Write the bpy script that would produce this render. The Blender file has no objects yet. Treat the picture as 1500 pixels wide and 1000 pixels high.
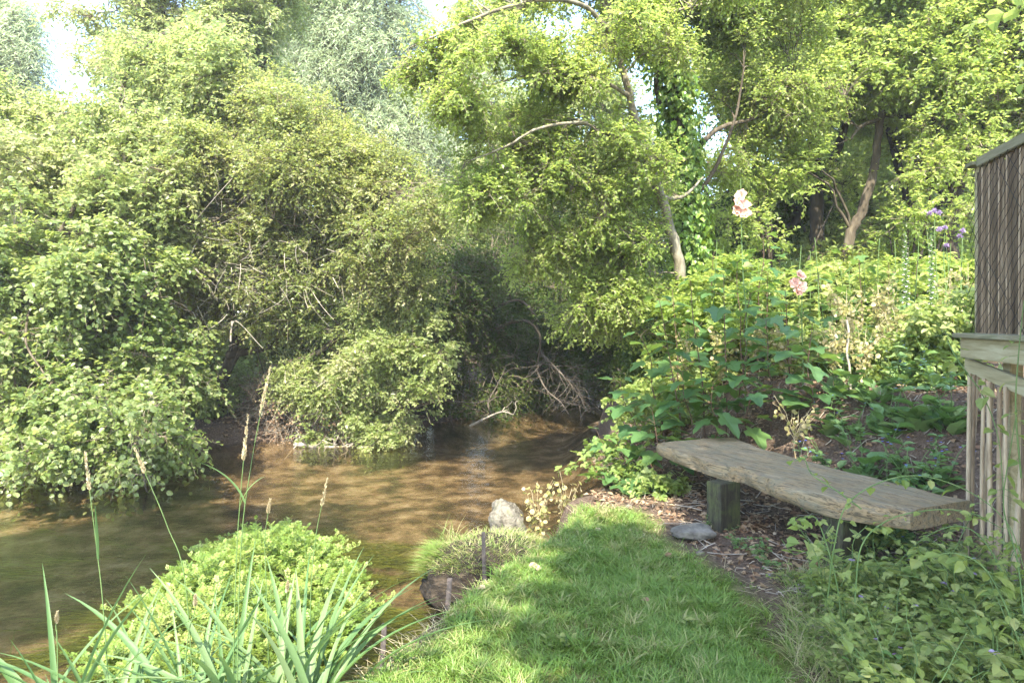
import bpy, math, random
import numpy as np
from mathutils import Vector
rng = np.random.default_rng(7)
random.seed(7)
sc = bpy.context.scene
COL = sc.collection
EYE = 1.6

def P(px, py, d):
    """metres for a sight line of the photograph (1500 wide, horizon at row 470) at depth d"""
    return np.array([(px - 750) / 1000 * d, d, EYE - (py - 470) / 1000 * d])

# ------------------------------------------------------------------ helpers
def nrm(v):
    return v / (np.linalg.norm(v, axis=-1, keepdims=True) + 1e-9)

def sstep(a, b, x):
    t = np.clip((x - a) / (b - a), 0, 1)
    return t * t * (3 - 2 * t)

class MB:
    def __init__(self):
        self.v, self.f, self.t, self.m, self.n = [], [], [], [], 0
    def add(self, v, f, tone=None, mat=0):
        v = np.asarray(v, float).reshape(-1, 3)
        f = np.asarray(f, np.int64)
        if len(f) == 0: return
        self.v.append(v); self.f.append(f + self.n)
        if tone is None: tone = rng.random(len(f))
        self.t.append(np.broadcast_to(np.asarray(tone, float), (len(f),)))
        self.m.append(np.full(len(f), mat))
        self.n += len(v)
    def build(self, name, mats, parent=None, smooth=False, sharp=None):
        me = bpy.data.meshes.new(name)
        V = np.concatenate(self.v)
        idx = np.concatenate([f.ravel() for f in self.f])
        cnt = np.concatenate([np.full(len(f), f.shape[1]) for f in self.f])
        me.vertices.add(len(V)); me.vertices.foreach_set('co', V.astype(np.float32).ravel())
        me.loops.add(len(idx)); me.loops.foreach_set('vertex_index', idx.astype(np.int32))
        me.polygons.add(len(cnt))
        st = np.concatenate([[0], np.cumsum(cnt)[:-1]])
        me.polygons.foreach_set('loop_start', st.astype(np.int32))
        if not isinstance(mats, (list, tuple)): mats = [mats]
        for m in mats: me.materials.append(m)
        me.polygons.foreach_set('material_index', np.concatenate(self.m).astype(np.int32))
        a = me.attributes.new('tone', 'FLOAT', 'FACE')
        a.data.foreach_set('value', np.concatenate(self.t).astype(np.float32))
        me.polygons.foreach_set('use_smooth', np.full(len(cnt), bool(smooth or sharp)))
        me.update(calc_edges=True)
        if sharp: me.set_sharp_from_angle(angle=math.radians(sharp))
        o = bpy.data.objects.new(name, me); COL.objects.link(o)
        if parent is not None: o.parent = parent
        return o

def tag(o, label=None, cat=None, group=None, kind=None):
    if label: o['label'] = label
    if cat: o['category'] = cat
    if group: o['group'] = group
    if kind: o['kind'] = kind
    return o

def empty(name, loc, label, cat, group=None, rz=0):
    o = bpy.data.objects.new(name, None); COL.objects.link(o)
    o.location = [float(c) for c in loc]; o.rotation_euler = (0, 0, rz); o.empty_display_size = .1
    return tag(o, label, cat, group)

def frames(path):
    """path (P,m,3) -> two side vectors"""
    T = np.empty_like(path)
    T[:, 1:-1] = path[:, 2:] - path[:, :-2]
    T[:, 0] = path[:, 1] - path[:, 0]; T[:, -1] = path[:, -1] - path[:, -2]
    T = nrm(T)
    ref = np.where(np.abs(T[:, :1, 2:3]) > .85, np.array([1., 0, 0]), np.array([0, 0, 1.]))
    ref = np.broadcast_to(ref, T.shape)
    A = nrm(np.cross(T, ref)); B = np.cross(T, A)
    return A, B

def tubes(mb, path, rad, sides=3, tone=None, mat=0):
    path = np.asarray(path, float)
    if path.ndim == 2: path = path[None]
    p, m = path.shape[:2]
    rad = np.broadcast_to(np.asarray(rad, float), (p, m))
    A, B = frames(path)
    ang = np.arange(sides) / sides * 2 * np.pi
    ring = path[:, :, None] + rad[:, :, None, None] * (A[:, :, None] * np.cos(ang)[:, None] + B[:, :, None] * np.sin(ang)[:, None])
    V = ring.reshape(-1, 3)
    i = np.arange(p)[:, None, None] * m * sides + np.arange(m - 1)[None, :, None] * sides
    k = np.arange(sides); k2 = (k + 1) % sides
    F = np.stack([i + k, i + k2, i + sides + k2, i + sides + k], -1).reshape(-1, 4)
    if tone is not None:
        tone = np.repeat(np.broadcast_to(tone, (p,)), (m - 1) * sides)
    mb.add(V, F, tone, mat)

def catmull(pts, per=6):
    p = np.asarray(pts, float)
    q = np.concatenate([[2 * p[0] - p[1]], p, [2 * p[-1] - p[-2]]])
    out = []
    for i in range(1, len(q) - 2):
        t = np.linspace(0, 1, per, endpoint=False)[:, None]
        a, b, c, d = q[i - 1], q[i], q[i + 1], q[i + 2]
        out.append(.5 * (2 * b + (c - a) * t + (2 * a - 5 * b + 4 * c - d) * t**2 + (3 * b - a - 3 * c + d) * t**3))
    out.append(p[-1:])
    return np.concatenate(out)

def limb(mb, pts, r0, r1, sides=9, rough=.035, mat=0, per=7):
    c = catmull(pts, per)
    n = len(c)
    c[1:-1] += rng.normal(0, .07 * r0, (n - 2, 3))
    r = np.linspace(r0, r1, n) * (1 + rng.normal(0, rough, n))
    r[0] *= 1.25
    tubes(mb, c, r[None], sides, None, mat)
    return c, np.linspace(r0, r1, n)

# leaf outlines: x across, y along, z along the normal
def T_kite(w=.33, fold=.1, droop=-.12):
    return np.array([[0, 0, 0], [w, .42, fold], [0, 1, droop], [-w, .42, fold]]), np.array([[0, 1, 2, 3]])
def T_oval(w=.36, fold=.09, droop=-.15):
    v = [[0, 0, 0], [w * .85, .28, fold], [w * .8, .62, fold * .7], [0, 1, droop], [-w * .8, .62, fold * .7], [-w * .85, .28, fold], [0, .45, .0]]
    return np.array(v), np.array([[0, 1, 2, 6], [6, 2, 3, 4], [0, 6, 4, 5]])
def T_round():
    v = [[0, 0, 0], [.3, .08, .05], [.46, .42, .08], [.3, .8, .04], [0, .98, -.1], [-.3, .8, .04], [-.46, .42, .08], [-.3, .08, .05]]
    return np.array(v), np.array([[0, 1, 2, 3], [0, 3, 4, 5], [0, 5, 6, 7]])
def T_palm():
    """five-lobed leaf"""
    out = [(0, 0), (.16, -.1), (.34, -.02), (.3, .14), (.56, .3), (.58, .52), (.34, .5), (.26, .6), (.2, .84), (0, 1.06)]
    v = [(x, y, .0 + .10 * abs(x) * 2 - .22 * max(0, y - .45) - .18 * max(0, abs(x) - .3)) for x, y in out]
    L = [(-x, y, z) for x, y, z in v[1:-1]]
    V = v + L[::-1] + [(0, .35, -.02)]
    n = len(V) - 1; c = n
    F = [[i, (i + 1) % n, c] for i in range(n)]
    return np.array(V), np.array(F)
def T_lance():
    return np.array([[0, 0, 0], [.09, .35, .03], [0, 1, -.1], [-.09, .35, .03]]), np.array([[0, 1, 2, 3]])
def T_pinn():
    """leaf of seven rounded leaflets"""
    V, F = [], []
    k, _ = T_kite(.42, .06, -.06)
    for (x, y, a, s) in [(0, .62, 0, .42), (.05, .55, -60, .32), (-.05, .55, 60, .32), (.04, .34, -70, .28), (-.04, .34, 70, .28), (.03, .14, -75, .22), (-.03, .14, 75, .22)]:
        a = math.radians(a); c, s_ = math.cos(a), math.sin(a)
        b = len(V)
        for p in k:
            V.append((x + s * (c * p[0] - s_ * p[1]), y + s * (s_ * p[0] + c * p[1]), s * p[2] - .12 * (y ** 2)))
        F.append([b, b + 1, b + 2, b + 3])
    b = len(V); V += [(.012, 0, 0), (-.012, 0, 0), (-.008, .65, -.05), (.008, .65, -.05)]; F.append([b, b + 1, b + 2, b + 3])
    return np.array(V), np.array(F)
def T_toothed():
    """cut, three-part leaf"""
    V, F = [], []
    k, kf = T_oval(.34, .06, -.12)
    for (x, y, a, s) in [(0, .35, 0, .68), (.02, .33, -62, .55), (-.02, .33, 62, .55)]:
        a = math.radians(a); c, s_ = math.cos(a), math.sin(a)
        b = len(V)
        for p in k: V.append((x + s * (c * p[0] - s_ * p[1]), y + s * (s_ * p[0] + c * p[1]), s * p[2]))
        F += [[b + i for i in q] for q in kf]
    return np.array(V), np.array(F)
def T_heart():
    v = [[0, 0, 0], [.28, -.1, .04], [.46, .16, .08], [.3, .62, .05], [0, 1, -.12], [-.3, .62, .05], [-.46, .16, .08], [-.28, -.1, .04]]
    return np.array(v), np.array([[0, 1, 2, 3], [0, 3, 4, 5], [0, 5, 6, 7]])
LEAF = dict(kite=T_kite(), oval=T_oval(), round=T_round(), palm=T_palm(), lance=T_lance(), pinn=T_pinn(), tooth=T_toothed(), heart=T_heart(), slim=T_kite(.22, .06, -.15))

def leaves(mb, kind, pos, d, n, size, tone=None, mat=0):
    V, F = LEAF[kind]
    N = len(pos)
    if N == 0: return
    d = nrm(d); x = nrm(np.cross(d, n)); z = np.cross(x, d)
    s = np.broadcast_to(np.asarray(size, float), (N,))[:, None, None]
    W = pos[:, None] + s * (V[None, :, :1] * x[:, None] + V[None, :, 1:2] * d[:, None] + V[None, :, 2:] * z[:, None])
    m = len(V)
    FF = (np.arange(N)[:, None, None] * m + F[None]).reshape(-1, F.shape[1])
    if tone is None: tone = rng.random(N)
    mb.add(W.reshape(-1, 3), FF, np.repeat(tone, len(F)), mat)

def wob(p, s, seed=0):
    """cheap smooth noise in about -1..1"""
    r = np.random.default_rng(seed); o = 0
    for i in range(6):
        k = r.normal(0, 1, 3) / s * (1 + .35 * i); o = o + np.sin(p @ k + r.random() * 6.28) / (1 + .25 * i)
    return o / 2.6

# ------------------------------------------------------------------ materials
def mat(name):
    m = bpy.data.materials.new(name); m.use_nodes = True
    m.node_tree.nodes.clear()
    nt = m.node_tree
    def N(t, **kw):
        n = nt.nodes.new(t)
        for k, v in kw.items():
            if k in n.inputs: n.inputs[k].default_value = v
            else: setattr(n, k, v)
        return n
    L = nt.links.new
    out = N('ShaderNodeOutputMaterial')
    return m, N, L, out

def ramp(N, stops):
    r = N('ShaderNodeValToRGB'); e = r.color_ramp.elements
    while len(e) < len(stops): e.new(.5)
    for el, (p, c) in zip(e, stops):
        el.position = p; el.color = (*c, 1)
    return r

def leafmat(name, cols, trans, tf=.42, rough=.45, spec=.35):
    m, N, L, out = mat(name)
    a = N('ShaderNodeAttribute', attribute_name='tone')
    r = ramp(N, [(i / (len(cols) - 1), c) for i, c in enumerate(cols)])
    L(a.outputs['Fac'], r.inputs[0])
    b = N('ShaderNodeBsdfPrincipled', Roughness=rough)
    b.inputs['Specular IOR Level'].default_value = spec
    L(r.outputs[0], b.inputs['Base Color'])
    t = N('ShaderNodeBsdfTranslucent')
    mx = N('ShaderNodeMixRGB', blend_type='MULTIPLY'); mx.inputs[0].default_value = 1
    g = N('ShaderNodeMixRGB'); g.inputs[0].default_value = .35; g.inputs[1].default_value = (*trans, 1)
    L(r.outputs[0], g.inputs[2])
    L(g.outputs[0], t.inputs['Color'])
    s = N('ShaderNodeMixShader', Fac=tf)
    L(b.outputs[0], s.inputs[1]); L(t.outputs[0], s.inputs[2]); L(s.outputs[0], out.inputs[0])
    return m

def roughmat(name, stops, scale=8, rough=.85, bump=.3, stretch=(1, 1, 1), rot=(0, 0, 0), detail=8, spec=.2, dist=.02, tone=0.):
    m, N, L, out = mat(name)
    tc = N('ShaderNodeTexCoord'); mp = N('ShaderNodeMapping')
    mp.inputs['Scale'].default_value = stretch; mp.inputs['Rotation'].default_value = rot
    L(tc.outputs['Object'], mp.inputs[0])
    n = N('ShaderNodeTexNoise', Scale=scale, Detail=detail, Roughness=.65); L(mp.outputs[0], n.inputs['Vector'])
    r = ramp(N, stops)
    if tone:
        a = N('ShaderNodeAttribute', attribute_name='tone')
        mm = N('ShaderNodeMath', operation='MULTIPLY_ADD'); mm.inputs[1].default_value = tone; mm.inputs[2].default_value = -tone / 2
        L(a.outputs['Fac'], mm.inputs[0])
        ad = N('ShaderNodeMath', operation='ADD'); L(n.outputs[0], ad.inputs[0]); L(mm.outputs[0], ad.inputs[1]); L(ad.outputs[0], r.inputs[0])
    else: L(n.outputs[0], r.inputs[0])
    b = N('ShaderNodeBsdfPrincipled', Roughness=rough); b.inputs['Specular IOR Level'].default_value = spec
    L(r.outputs[0], b.inputs['Base Color'])
    if bump:
        bp = N('ShaderNodeBump', Strength=bump, Distance=dist); L(n.outputs[0], bp.inputs['Height']); L(bp.outputs[0], b.inputs['Normal'])
    L(b.outputs[0], out.inputs[0])
    return m

M = {}
M['leaf_hazel'] = leafmat('leaf_hazel', [(0.085, 0.132, 0.036), (0.122, 0.173, 0.049), (0.171, 0.215, 0.071), (0.243, 0.263, 0.122)], (0.487, 0.578, 0.132), .5, .42, .5)
M['leaf_thorn'] = leafmat('leaf_thorn', [(0.106, 0.143, 0.040), (0.146, 0.192, 0.054), (0.200, 0.233, 0.078), (0.281, 0.262, 0.129)], (0.588, 0.643, 0.142), .52, .42, .5)
M['leaf_light'] = leafmat('leaf_light', [(0.134, 0.184, 0.052), (0.174, 0.220, 0.070), (0.226, 0.264, 0.100), (0.314, 0.295, 0.164)], (0.581, 0.672, 0.187), .55, .42, .5)
M['leaf_dark'] = leafmat('leaf_dark', [(0.023, 0.048, 0.008), (0.036, 0.065, 0.011), (0.057, 0.085, 0.014), (0.081, 0.107, 0.023)], (0.114, 0.188, 0.023), .3, .55, .15)  # dark leaf tones, deepened to stand for the shade at the river bend
M['leaf_canopy'] = leafmat('leaf_canopy', [(0.114, 0.173, 0.030), (0.156, 0.211, 0.043), (0.201, 0.254, 0.061), (0.276, 0.303, 0.101)], (0.574, 0.692, 0.142), .58, .42, .45)
M['leaf_willow'] = leafmat('leaf_willow', [(0.259, 0.324, 0.176), (0.313, 0.378, 0.220), (0.378, 0.432, 0.275), (0.464, 0.497, 0.352)], (0.648, 0.734, 0.374), .5)
M['leaf_ivy'] = leafmat('leaf_ivy', [(0.067, 0.140, 0.016), (0.101, 0.180, 0.022), (0.140, 0.220, 0.032), (0.202, 0.260, 0.054)], (0.336, 0.450, 0.036), .35, .35)
M['leaf_syc'] = leafmat('leaf_syc', [(.035, .085, .03), (.05, .105, .035), (.065, .125, .04), (.09, .15, .04)], (.28, .42, .06), .36, .4)
M['leaf_cress'] = leafmat('leaf_cress', [(0.078, 0.135, 0.022), (0.122, 0.187, 0.031), (0.178, 0.234, 0.048), (0.255, 0.281, 0.088)], (0.445, 0.541, 0.088), .4)
M['leaf_weed'] = leafmat('leaf_weed', [(0.105, 0.160, 0.036), (0.147, 0.200, 0.050), (0.194, 0.235, 0.068), (0.252, 0.270, 0.099)], (0.483, 0.560, 0.108), .45)
M['leaf_alk'] = leafmat('leaf_alk', [(.06, .125, .035), (.085, .155, .045), (.115, .18, .058), (.15, .21, .085)], (.22, .36, .06), .3)
M['leaf_dry'] = leafmat('leaf_dry', [(.10, .055, .03), (.17, .10, .055), (.24, .16, .09), (.32, .25, .16)], (.3, .2, .1), .2, .7)
M['pods'] = leafmat('pods', [(.17, .19, .05), (.26, .24, .08), (.34, .28, .13), (.42, .35, .21)], (.5, .45, .18), .4, .5)
M['grass'] = leafmat('grass', [(0.067, 0.135, 0.018), (0.095, 0.173, 0.028), (0.134, 0.205, 0.041), (0.235, 0.227, 0.092), (0.381, 0.313, 0.190)], (0.358, 0.497, 0.069), .34)
M['reed'] = leafmat('reed', [(.06, .12, .042), (.085, .145, .052), (.105, .17, .066), (.14, .19, .085)], (.26, .42, .09), .32, .5, .25)
M['straw'] = leafmat('straw', [(.26, .2, .11), (.33, .27, .15), (.4, .34, .2), (.46, .4, .26)], (.4, .33, .16), .25, .7)
M['pink'] = leafmat('pink', [(0.517, 0.270, 0.201), (0.632, 0.372, 0.282), (0.719, 0.473, 0.365), (0.791, 0.592, 0.474)], (0.719, 0.423, 0.328), .3, .6)
M['violet'] = leafmat('violet', [(.2, .12, .25), (.26, .18, .32), (.32, .24, .38), (.36, .3, .42)], (.5, .35, .6), .3, .6)
M['blue'] = leafmat('blue', [(.07, .1, .5), (.1, .15, .6), (.14, .2, .65), (.2, .25, .7)], (.15, .2, .6), .3, .6)
M['white'] = leafmat('white', [(.55, .5, .46), (.65, .6, .56), (.75, .7, .66), (.8, .77, .74)], (.7, .65, .6), .3, .6)
M['bark'] = roughmat('bark', [(.3, (.03, .024, .016)), (.5, (.07, .056, .038)), (.7, (.13, .11, .075))], 9, .9, .8, (1, 1, .3), dist=.03)
M['bark_pale'] = roughmat('bark_pale', [(.3, (.07, .06, .038)), (.5, (.16, .14, .095)), (.72, (.27, .245, .18))], 11, .85, .6, (1, 1, .4))
M['bark_dark'] = roughmat('bark_dark', [(.3, (.014, .011, .008)), (.5, (.036, .029, .02)), (.75, (.075, .06, .042))], 10, .9, .8, (1, 1, .3), dist=.03)
M['twig'] = roughmat('twig', [(.3, (.09, .07, .05)), (.55, (.17, .14, .1)), (.8, (.28, .24, .18))], 5, .85, 0)
M['deadwood'] = roughmat('deadwood', [(.3, (.16, .13, .1)), (.55, (.27, .24, .19)), (.8, (.38, .35, .29))], 12, .85, .3)
M['redstem'] = roughmat('redstem', [(.3, (.05, .035, .02)), (.6, (.09, .05, .035)), (.8, (.12, .1, .05))], 12, .7, 0)
M['greenstem'] = roughmat('greenstem', [(.3, (.06, .11, .03)), (.6, (.1, .15, .05)), (.8, (.16, .19, .08))], 12, .7, 0)

# ------------------------------------------------------------------ ground
RIVER = np.array([(-24, 2.3), (-12, 2.6), (-5, 3.0), (-2.5, 3.3), (-1.3, 3.32), (-.82, 3.25), (-.74, 3.5), (-.46, 4.05), (-.22, 4.55), (.06, 5.0), (.3, 5.5), (.3, 6.2),
    (.62, 6.6), (.95, 7.3), (1.2, 9), (1.5, 12), (1.75, 14), (2.6, 15.4), (5, 16.6), (9, 17.4), (22, 18), (22, 21), (9, 20.4), (3.4, 18.4), (.9, 16.3), (-.7, 14.6), (-1.7, 13.3), (-3.3, 12.3), (-5.3, 11.3),
    (-6.9, 9.5), (-8.8, 8.2), (-13, 7.4), (-24, 7)], float)
N_RIGHT = 21  # vertices of the near/right bank
LAWN = np.array([(-.66, 2.2), (-.66, 3.05), (-.36, 4.0), (-.12, 4.6), (.2, 5.2), (.5, 5.75), (.85, 5.95), (1.12, 5.75), (1.25, 5.0), (1.36, 4.3), (1.4, 3.6), (1.28, 3.0), (1.25, 2.2)])

def poly_sd(x, y, poly, closed=True):
    """signed distance, negative inside"""
    p = np.stack([x, y], -1); n = len(poly)
    best = np.full(x.shape, 1e9); inside = np.zeros(x.shape, bool)
    for i in range(n if closed else n - 1):
        a, b = poly[i], poly[(i + 1) % n]
        e = b - a; w = p - a
        t = np.clip((w @ e) / (e @ e), 0, 1)
        best = np.minimum(best, np.linalg.norm(w - t[..., None] * e, axis=-1))
        if closed:
            c = ((a[1] > y) != (b[1] > y)) & (x < (b[0] - a[0]) * (y - a[1]) / (b[1] - a[1] + 1e-12) + a[0])
            inside ^= c
    return np.where(inside, -best, best) if closed else best

WATER = -.5
BA = np.array([1.37, 6.38]); BN = np.array([.88, .47])
def ground(x, y):
    x = np.asarray(x, float); y = np.asarray(y, float)
    sd = poly_sd(x, y, RIVER)
    right = poly_sd(x, y, RIVER[:N_RIGHT], False) < poly_sd(x, y, RIVER[N_RIGHT:], False)
    p3 = np.stack([x, y, 0 * x], -1)
    n1 = wob(p3, .9, 3); n2 = wob(p3, .22, 4); n3 = wob(p3, .07, 5)
    bed = WATER - .34 * sstep(0, .7, -sd) + .03 * n1 + .012 * n2
    s = (x - BA[0]) * BN[0] + (y - BA[1]) * BN[1]
    nearleft = sstep(-.6, -1.4, x) * sstep(6, 4, y)
    top = -.02 - .33 * nearleft
    rb = WATER - .06 + (top - WATER + .06) * sstep(-.02, .22 + .25 * nearleft, sd)
    mound = .95 * sstep(.5, 2.3, s) * sstep(.1, 1.9, sd)
    mound = mound * (.45 + .55 * sstep(3.7, 5.0, y))
    rb = rb + mound + .02 * n1 * sstep(.2, .8, sd) + (.006 + .014 * sstep(.4, .9, s)) * (n2 + n3)
    lb = WATER - .04 + (.3 * sstep(0, .5, sd) + .55 * sstep(.3, 4, sd)) * (1 - .8 * sstep(12, 15, y) * sstep(30, 22, y)) + .05 * n1 + .03 * n2
    out = np.where(right, rb, lb)
    far = sstep(25, 60, np.hypot(x, y)) * 1.5
    return np.where(sd < 0, bed, out) + far, sd, right

def gz(x, y):
    return float(ground(np.array([x]), np.array([y]))[0][0])

def axis(lo, hi, flo, fhi, fine):
    mid = np.arange(flo, fhi + fine / 2, fine)
    a = [flo]; st = fine
    while a[-1] > lo: st = min(st * 1.25, 8); a.append(a[-1] - st)
    b = [fhi]; st = fine
    while b[-1] < hi: st = min(st * 1.25, 8); b.append(b[-1] + st)
    return np.concatenate([a[:0:-1], mid, b[1:]])
xs = axis(-220, 220, -8, 5.5, .05); ys = axis(-60, 320, 2.2, 14.5, .05)
X, Y = np.meshgrid(xs, ys)
Z, SD, RIGHT = ground(X, Y)
mb = MB()
nx, ny = len(xs), len(ys)
i = (np.arange(ny - 1)[:, None] * nx + np.arange(nx - 1)).ravel()
mb.add(np.stack([X, Y, Z], -1).reshape(-1, 3), np.stack([i, i + 1, i + nx + 1, i + nx], -1), 0.5)
CRESS = np.array([(-2.0, 3.4), (-1.35, 3.4), (-1.15, 3.9), (-1.08, 4.6), (-1.18, 5.2), (-1.45, 5.9), (-1.8, 6.5), (-2.35, 6.75), (-2.7, 6.3), (-2.75, 5.4), (-2.65, 4.7), (-2.6, 4.2), (-2.35, 3.7)])
def lawnmask(x, y):
    p3 = np.stack([x, y, 0 * x], -1)
    return sstep(.12, -.12, poly_sd(x, y, LAWN) + .10 * wob(p3, .35, 11) + .05 * wob(p3, .12, 12))
def weedmask(x, y):
    p3 = np.stack([x * .8, y, 0 * x], -1)
    c = poly_sd(x, y, CRESS)
    a = sstep(1.5, .1, c + .5 * wob(p3, .6, 21)) * sstep(-.1, .35, wob(p3, .33, 22) + .45 * sstep(.9, .1, c))
    b = sstep(-7, -2, -y) * 0
    return np.clip(a + b, 0, 1)

m, N, L, out = mat('ground')
tc = N('ShaderNodeTexCoord')
n1 = N('ShaderNodeTexNoise', Scale=3.2, Detail=9, Roughness=.68); L(tc.outputs['Object'], n1.inputs['Vector'])
n2 = N('ShaderNodeTexNoise', Scale=42, Detail=6, Roughness=.7); L(tc.outputs['Object'], n2.inputs['Vector'])
v1 = N('ShaderNodeTexVoronoi', Scale=38); L(tc.outputs['Object'], v1.inputs['Vector'])
soil = ramp(N, [(.3, (.035, .024, .017)), (.48, (.08, .056, .04)), (.6, (.13, .095, .068)), (.78, (.2, .16, .12))]); L(n2.outputs[0], soil.inputs[0])
thatch = ramp(N, [(.25, (.045, .07, .012)), (.45, (.075, .11, .02)), (.62, (.17, .15, .06)), (.8, (.27, .22, .12))]); L(n1.outputs[0], thatch.inputs[0])
# bed gravel
bedn = N('ShaderNodeTexNoise', Scale=2.6, Detail=7, Roughness=.62); L(tc.outputs['Object'], bedn.inputs['Vector'])
bedc = ramp(N, [(.3, (.022, .018, .012)), (.44, (.062, .046, .029)), (.55, (.16, .12, .078)), (.72, (.31, .265, .20))]); L(bedn.outputs[0], bedc.inputs[0])
sten = N('ShaderNodeMixRGB', blend_type='MULTIPLY'); sten.inputs[0].default_value = .75
vr = ramp(N, [(0, (.35, .35, .35)), (.5, (1, 1, 1)), (1, (.7, .62, .55))]); L(v1.outputs['Color'], vr.inputs[0])
L(bedc.outputs[0], sten.inputs[1]); L(vr.outputs[0], sten.inputs[2])
wmap = N('ShaderNodeMapping'); wmap.inputs['Scale'].default_value = (9, 24, 24); wmap.inputs['Rotation'].default_value = (0, 0, .9)
L(tc.outputs['Object'], wmap.inputs[0])
wn = N('ShaderNodeTexNoise', Scale=1.5, Detail=6, Roughness=.7); L(wmap.outputs[0], wn.inputs['Vector'])
wc = ramp(N, [(.3, (.02, .035, .006)), (.46, (.08, .11, .014)), (.6, (.2, .23, .03)), (.75, (.36, .36, .07))]); L(wn.outputs[0], wc.inputs[0])
wa = N('ShaderNodeAttribute', attribute_name='weed'); la = N('ShaderNodeAttribute', attribute_name='lawn'); ba = N('ShaderNodeAttribute', attribute_name='bed')
x1 = N('ShaderNodeMixRGB'); L(wa.outputs['Fac'], x1.inputs[0]); L(sten.outputs[0], x1.inputs[1]); L(wc.outputs[0], x1.inputs[2])
x2 = N('ShaderNodeMixRGB'); L(la.outputs['Fac'], x2.inputs[0]); L(soil.outputs[0], x2.inputs[1]); L(thatch.outputs[0], x2.inputs[2])
x3 = N('ShaderNodeMixRGB'); L(ba.outputs['Fac'], x3.inputs[0]); L(x2.outputs[0], x3.inputs[1]); L(x1.outputs[0], x3.inputs[2])
b = N('ShaderNodeBsdfPrincipled', Roughness=.95); b.inputs['Specular IOR Level'].default_value = .1
L(x3.outputs[0], b.inputs['Base Color'])
bp = N('ShaderNodeBump', Strength=.8, Distance=.03); L(n2.outputs[0], bp.inputs['Height']); L(bp.outputs[0], b.inputs['Normal'])
L(b.outputs[0], out.inputs[0])
M['ground'] = m
g = mb.build('ground', m, smooth=True); g['kind'] = 'structure'
g['label'] = 'earth banks and gravel river bed'
for nm, val in (('lawn', lawnmask(X, Y)), ('weed', weedmask(X, Y)), ('bed', sstep(.05, -.05, SD))):
    a = g.data.attributes.new(nm, 'FLOAT', 'POINT'); a.data.foreach_set('value', val.astype(np.float32).ravel())

# water
m, N, L, out = mat('water')
tc = N('ShaderNodeTexCoord'); mp = N('ShaderNodeMapping'); mp.inputs['Scale'].default_value = (1, 2.2, 1); mp.inputs['Rotation'].default_value = (0, 0, -.35)
L(tc.outputs['Object'], mp.inputs[0])
w1 = N('ShaderNodeTexNoise', Scale=3.2, Detail=4, Roughness=.55, Distortion=.6); L(mp.outputs[0], w1.inputs['Vector'])
w2 = N('ShaderNodeTexNoise', Scale=14, Detail=3, Roughness=.5); L(mp.outputs[0], w2.inputs['Vector'])
ad = N('ShaderNodeMath', operation='MULTIPLY_ADD'); ad.inputs[1].default_value = .35; L(w2.outputs[0], ad.inputs[0]); L(w1.outputs[0], ad.inputs[2])
bp = N('ShaderNodeBump', Strength=.2, Distance=.05); L(ad.outputs[0], bp.inputs['Height'])
fr = N('ShaderNodeFresnel', IOR=1.33); L(bp.outputs[0], fr.inputs['Normal'])
gl = N('ShaderNodeBsdfGlossy', Roughness=.05); gl.inputs['Color'].default_value = (1, 1, 1, 1); L(bp.outputs[0], gl.inputs['Normal'])
tr = N('ShaderNodeBsdfTransparent'); tr.inputs['Color'].default_value = (.83, .78, .65, 1)
df = N('ShaderNodeBsdfDiffuse'); df.inputs['Color'].default_value = (.15, .125, .08, 1)
s1 = N('ShaderNodeMixShader', Fac=.025); L(tr.outputs[0], s1.inputs[1]); L(df.outputs[0], s1.inputs[2])
s2 = N('ShaderNodeMixShader'); L(fr.outputs[0], s2.inputs[0]); L(s1.outputs[0], s2.inputs[1]); L(gl.outputs[0], s2.inputs[2]); L(s2.outputs[0], out.inputs[0])
mb = MB()
wx = np.linspace(-24, 22, 60); wy = np.linspace(1.8, 21, 40)
WX, WY = np.meshgrid(wx, wy); i = (np.arange(39)[:, None] * 60 + np.arange(59)).ravel()
mb.add(np.stack([WX, WY, 0 * WX + WATER], -1).reshape(-1, 3), np.stack([i, i + 1, i + 61, i + 60], -1), .5)
o = mb.build('river_water', m, smooth=True); tag(o, 'clear shallow brown river flowing between the banks', None, None, 'structure')

# ------------------------------------------------------------------ trees
def sample_lobes(lobes, n, gap=.0, gs=.5, seed=1, rpow=.4):
    C = np.array([l[0] for l in lobes], float); R = np.array([l[1] for l in lobes], float)
    w = np.array([l[2] if len(l) > 2 else 1 for l in lobes]) * (R.prod(1)) ** .72
    k = rng.choice(len(lobes), n * 2, p=w / w.sum())
    d = nrm(rng.normal(0, 1, (n * 2, 3)))
    r = rng.random(n * 2) ** rpow
    r = r * (1 + .16 * wob(d * 2.2 + k[:, None], .8, seed + 50))
    p = C[k] + d * r[:, None] * R[k]
    keep = wob(p, gs, seed) * .75 + wob(p, gs * .42, seed + 7) * .55 > gap - .22
    p, d, k = p[keep][:n], d[keep][:n], k[keep][:n]
    sample_lobes.k = k
    return p, nrm(d / R[k] * R[k].mean(1, keepdims=True))

def bezier(a, b, c, m):
    t = np.linspace(0, 1, m)[None, :, None]
    return a[:, None] * (1 - t) ** 2 + 2 * b[:, None] * t * (1 - t) + c[:, None] * t * t

def attach(tips, nodes, tang, seed_r=.25):
    """nearest node of a limb set for each tip"""
    best = np.empty(len(tips), int)
    for s in range(0, len(tips), 2000):
        t = tips[s:s + 2000]
        D = np.linalg.norm(t[:, None] - nodes[None], axis=-1) + .35 * np.maximum(0, nodes[None, :, 2] - t[:, None, 2])
        D = D * (1 + seed_r * rng.random(D.shape)); best[s:s + 2000] = D.argmin(1)
    return best

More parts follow.
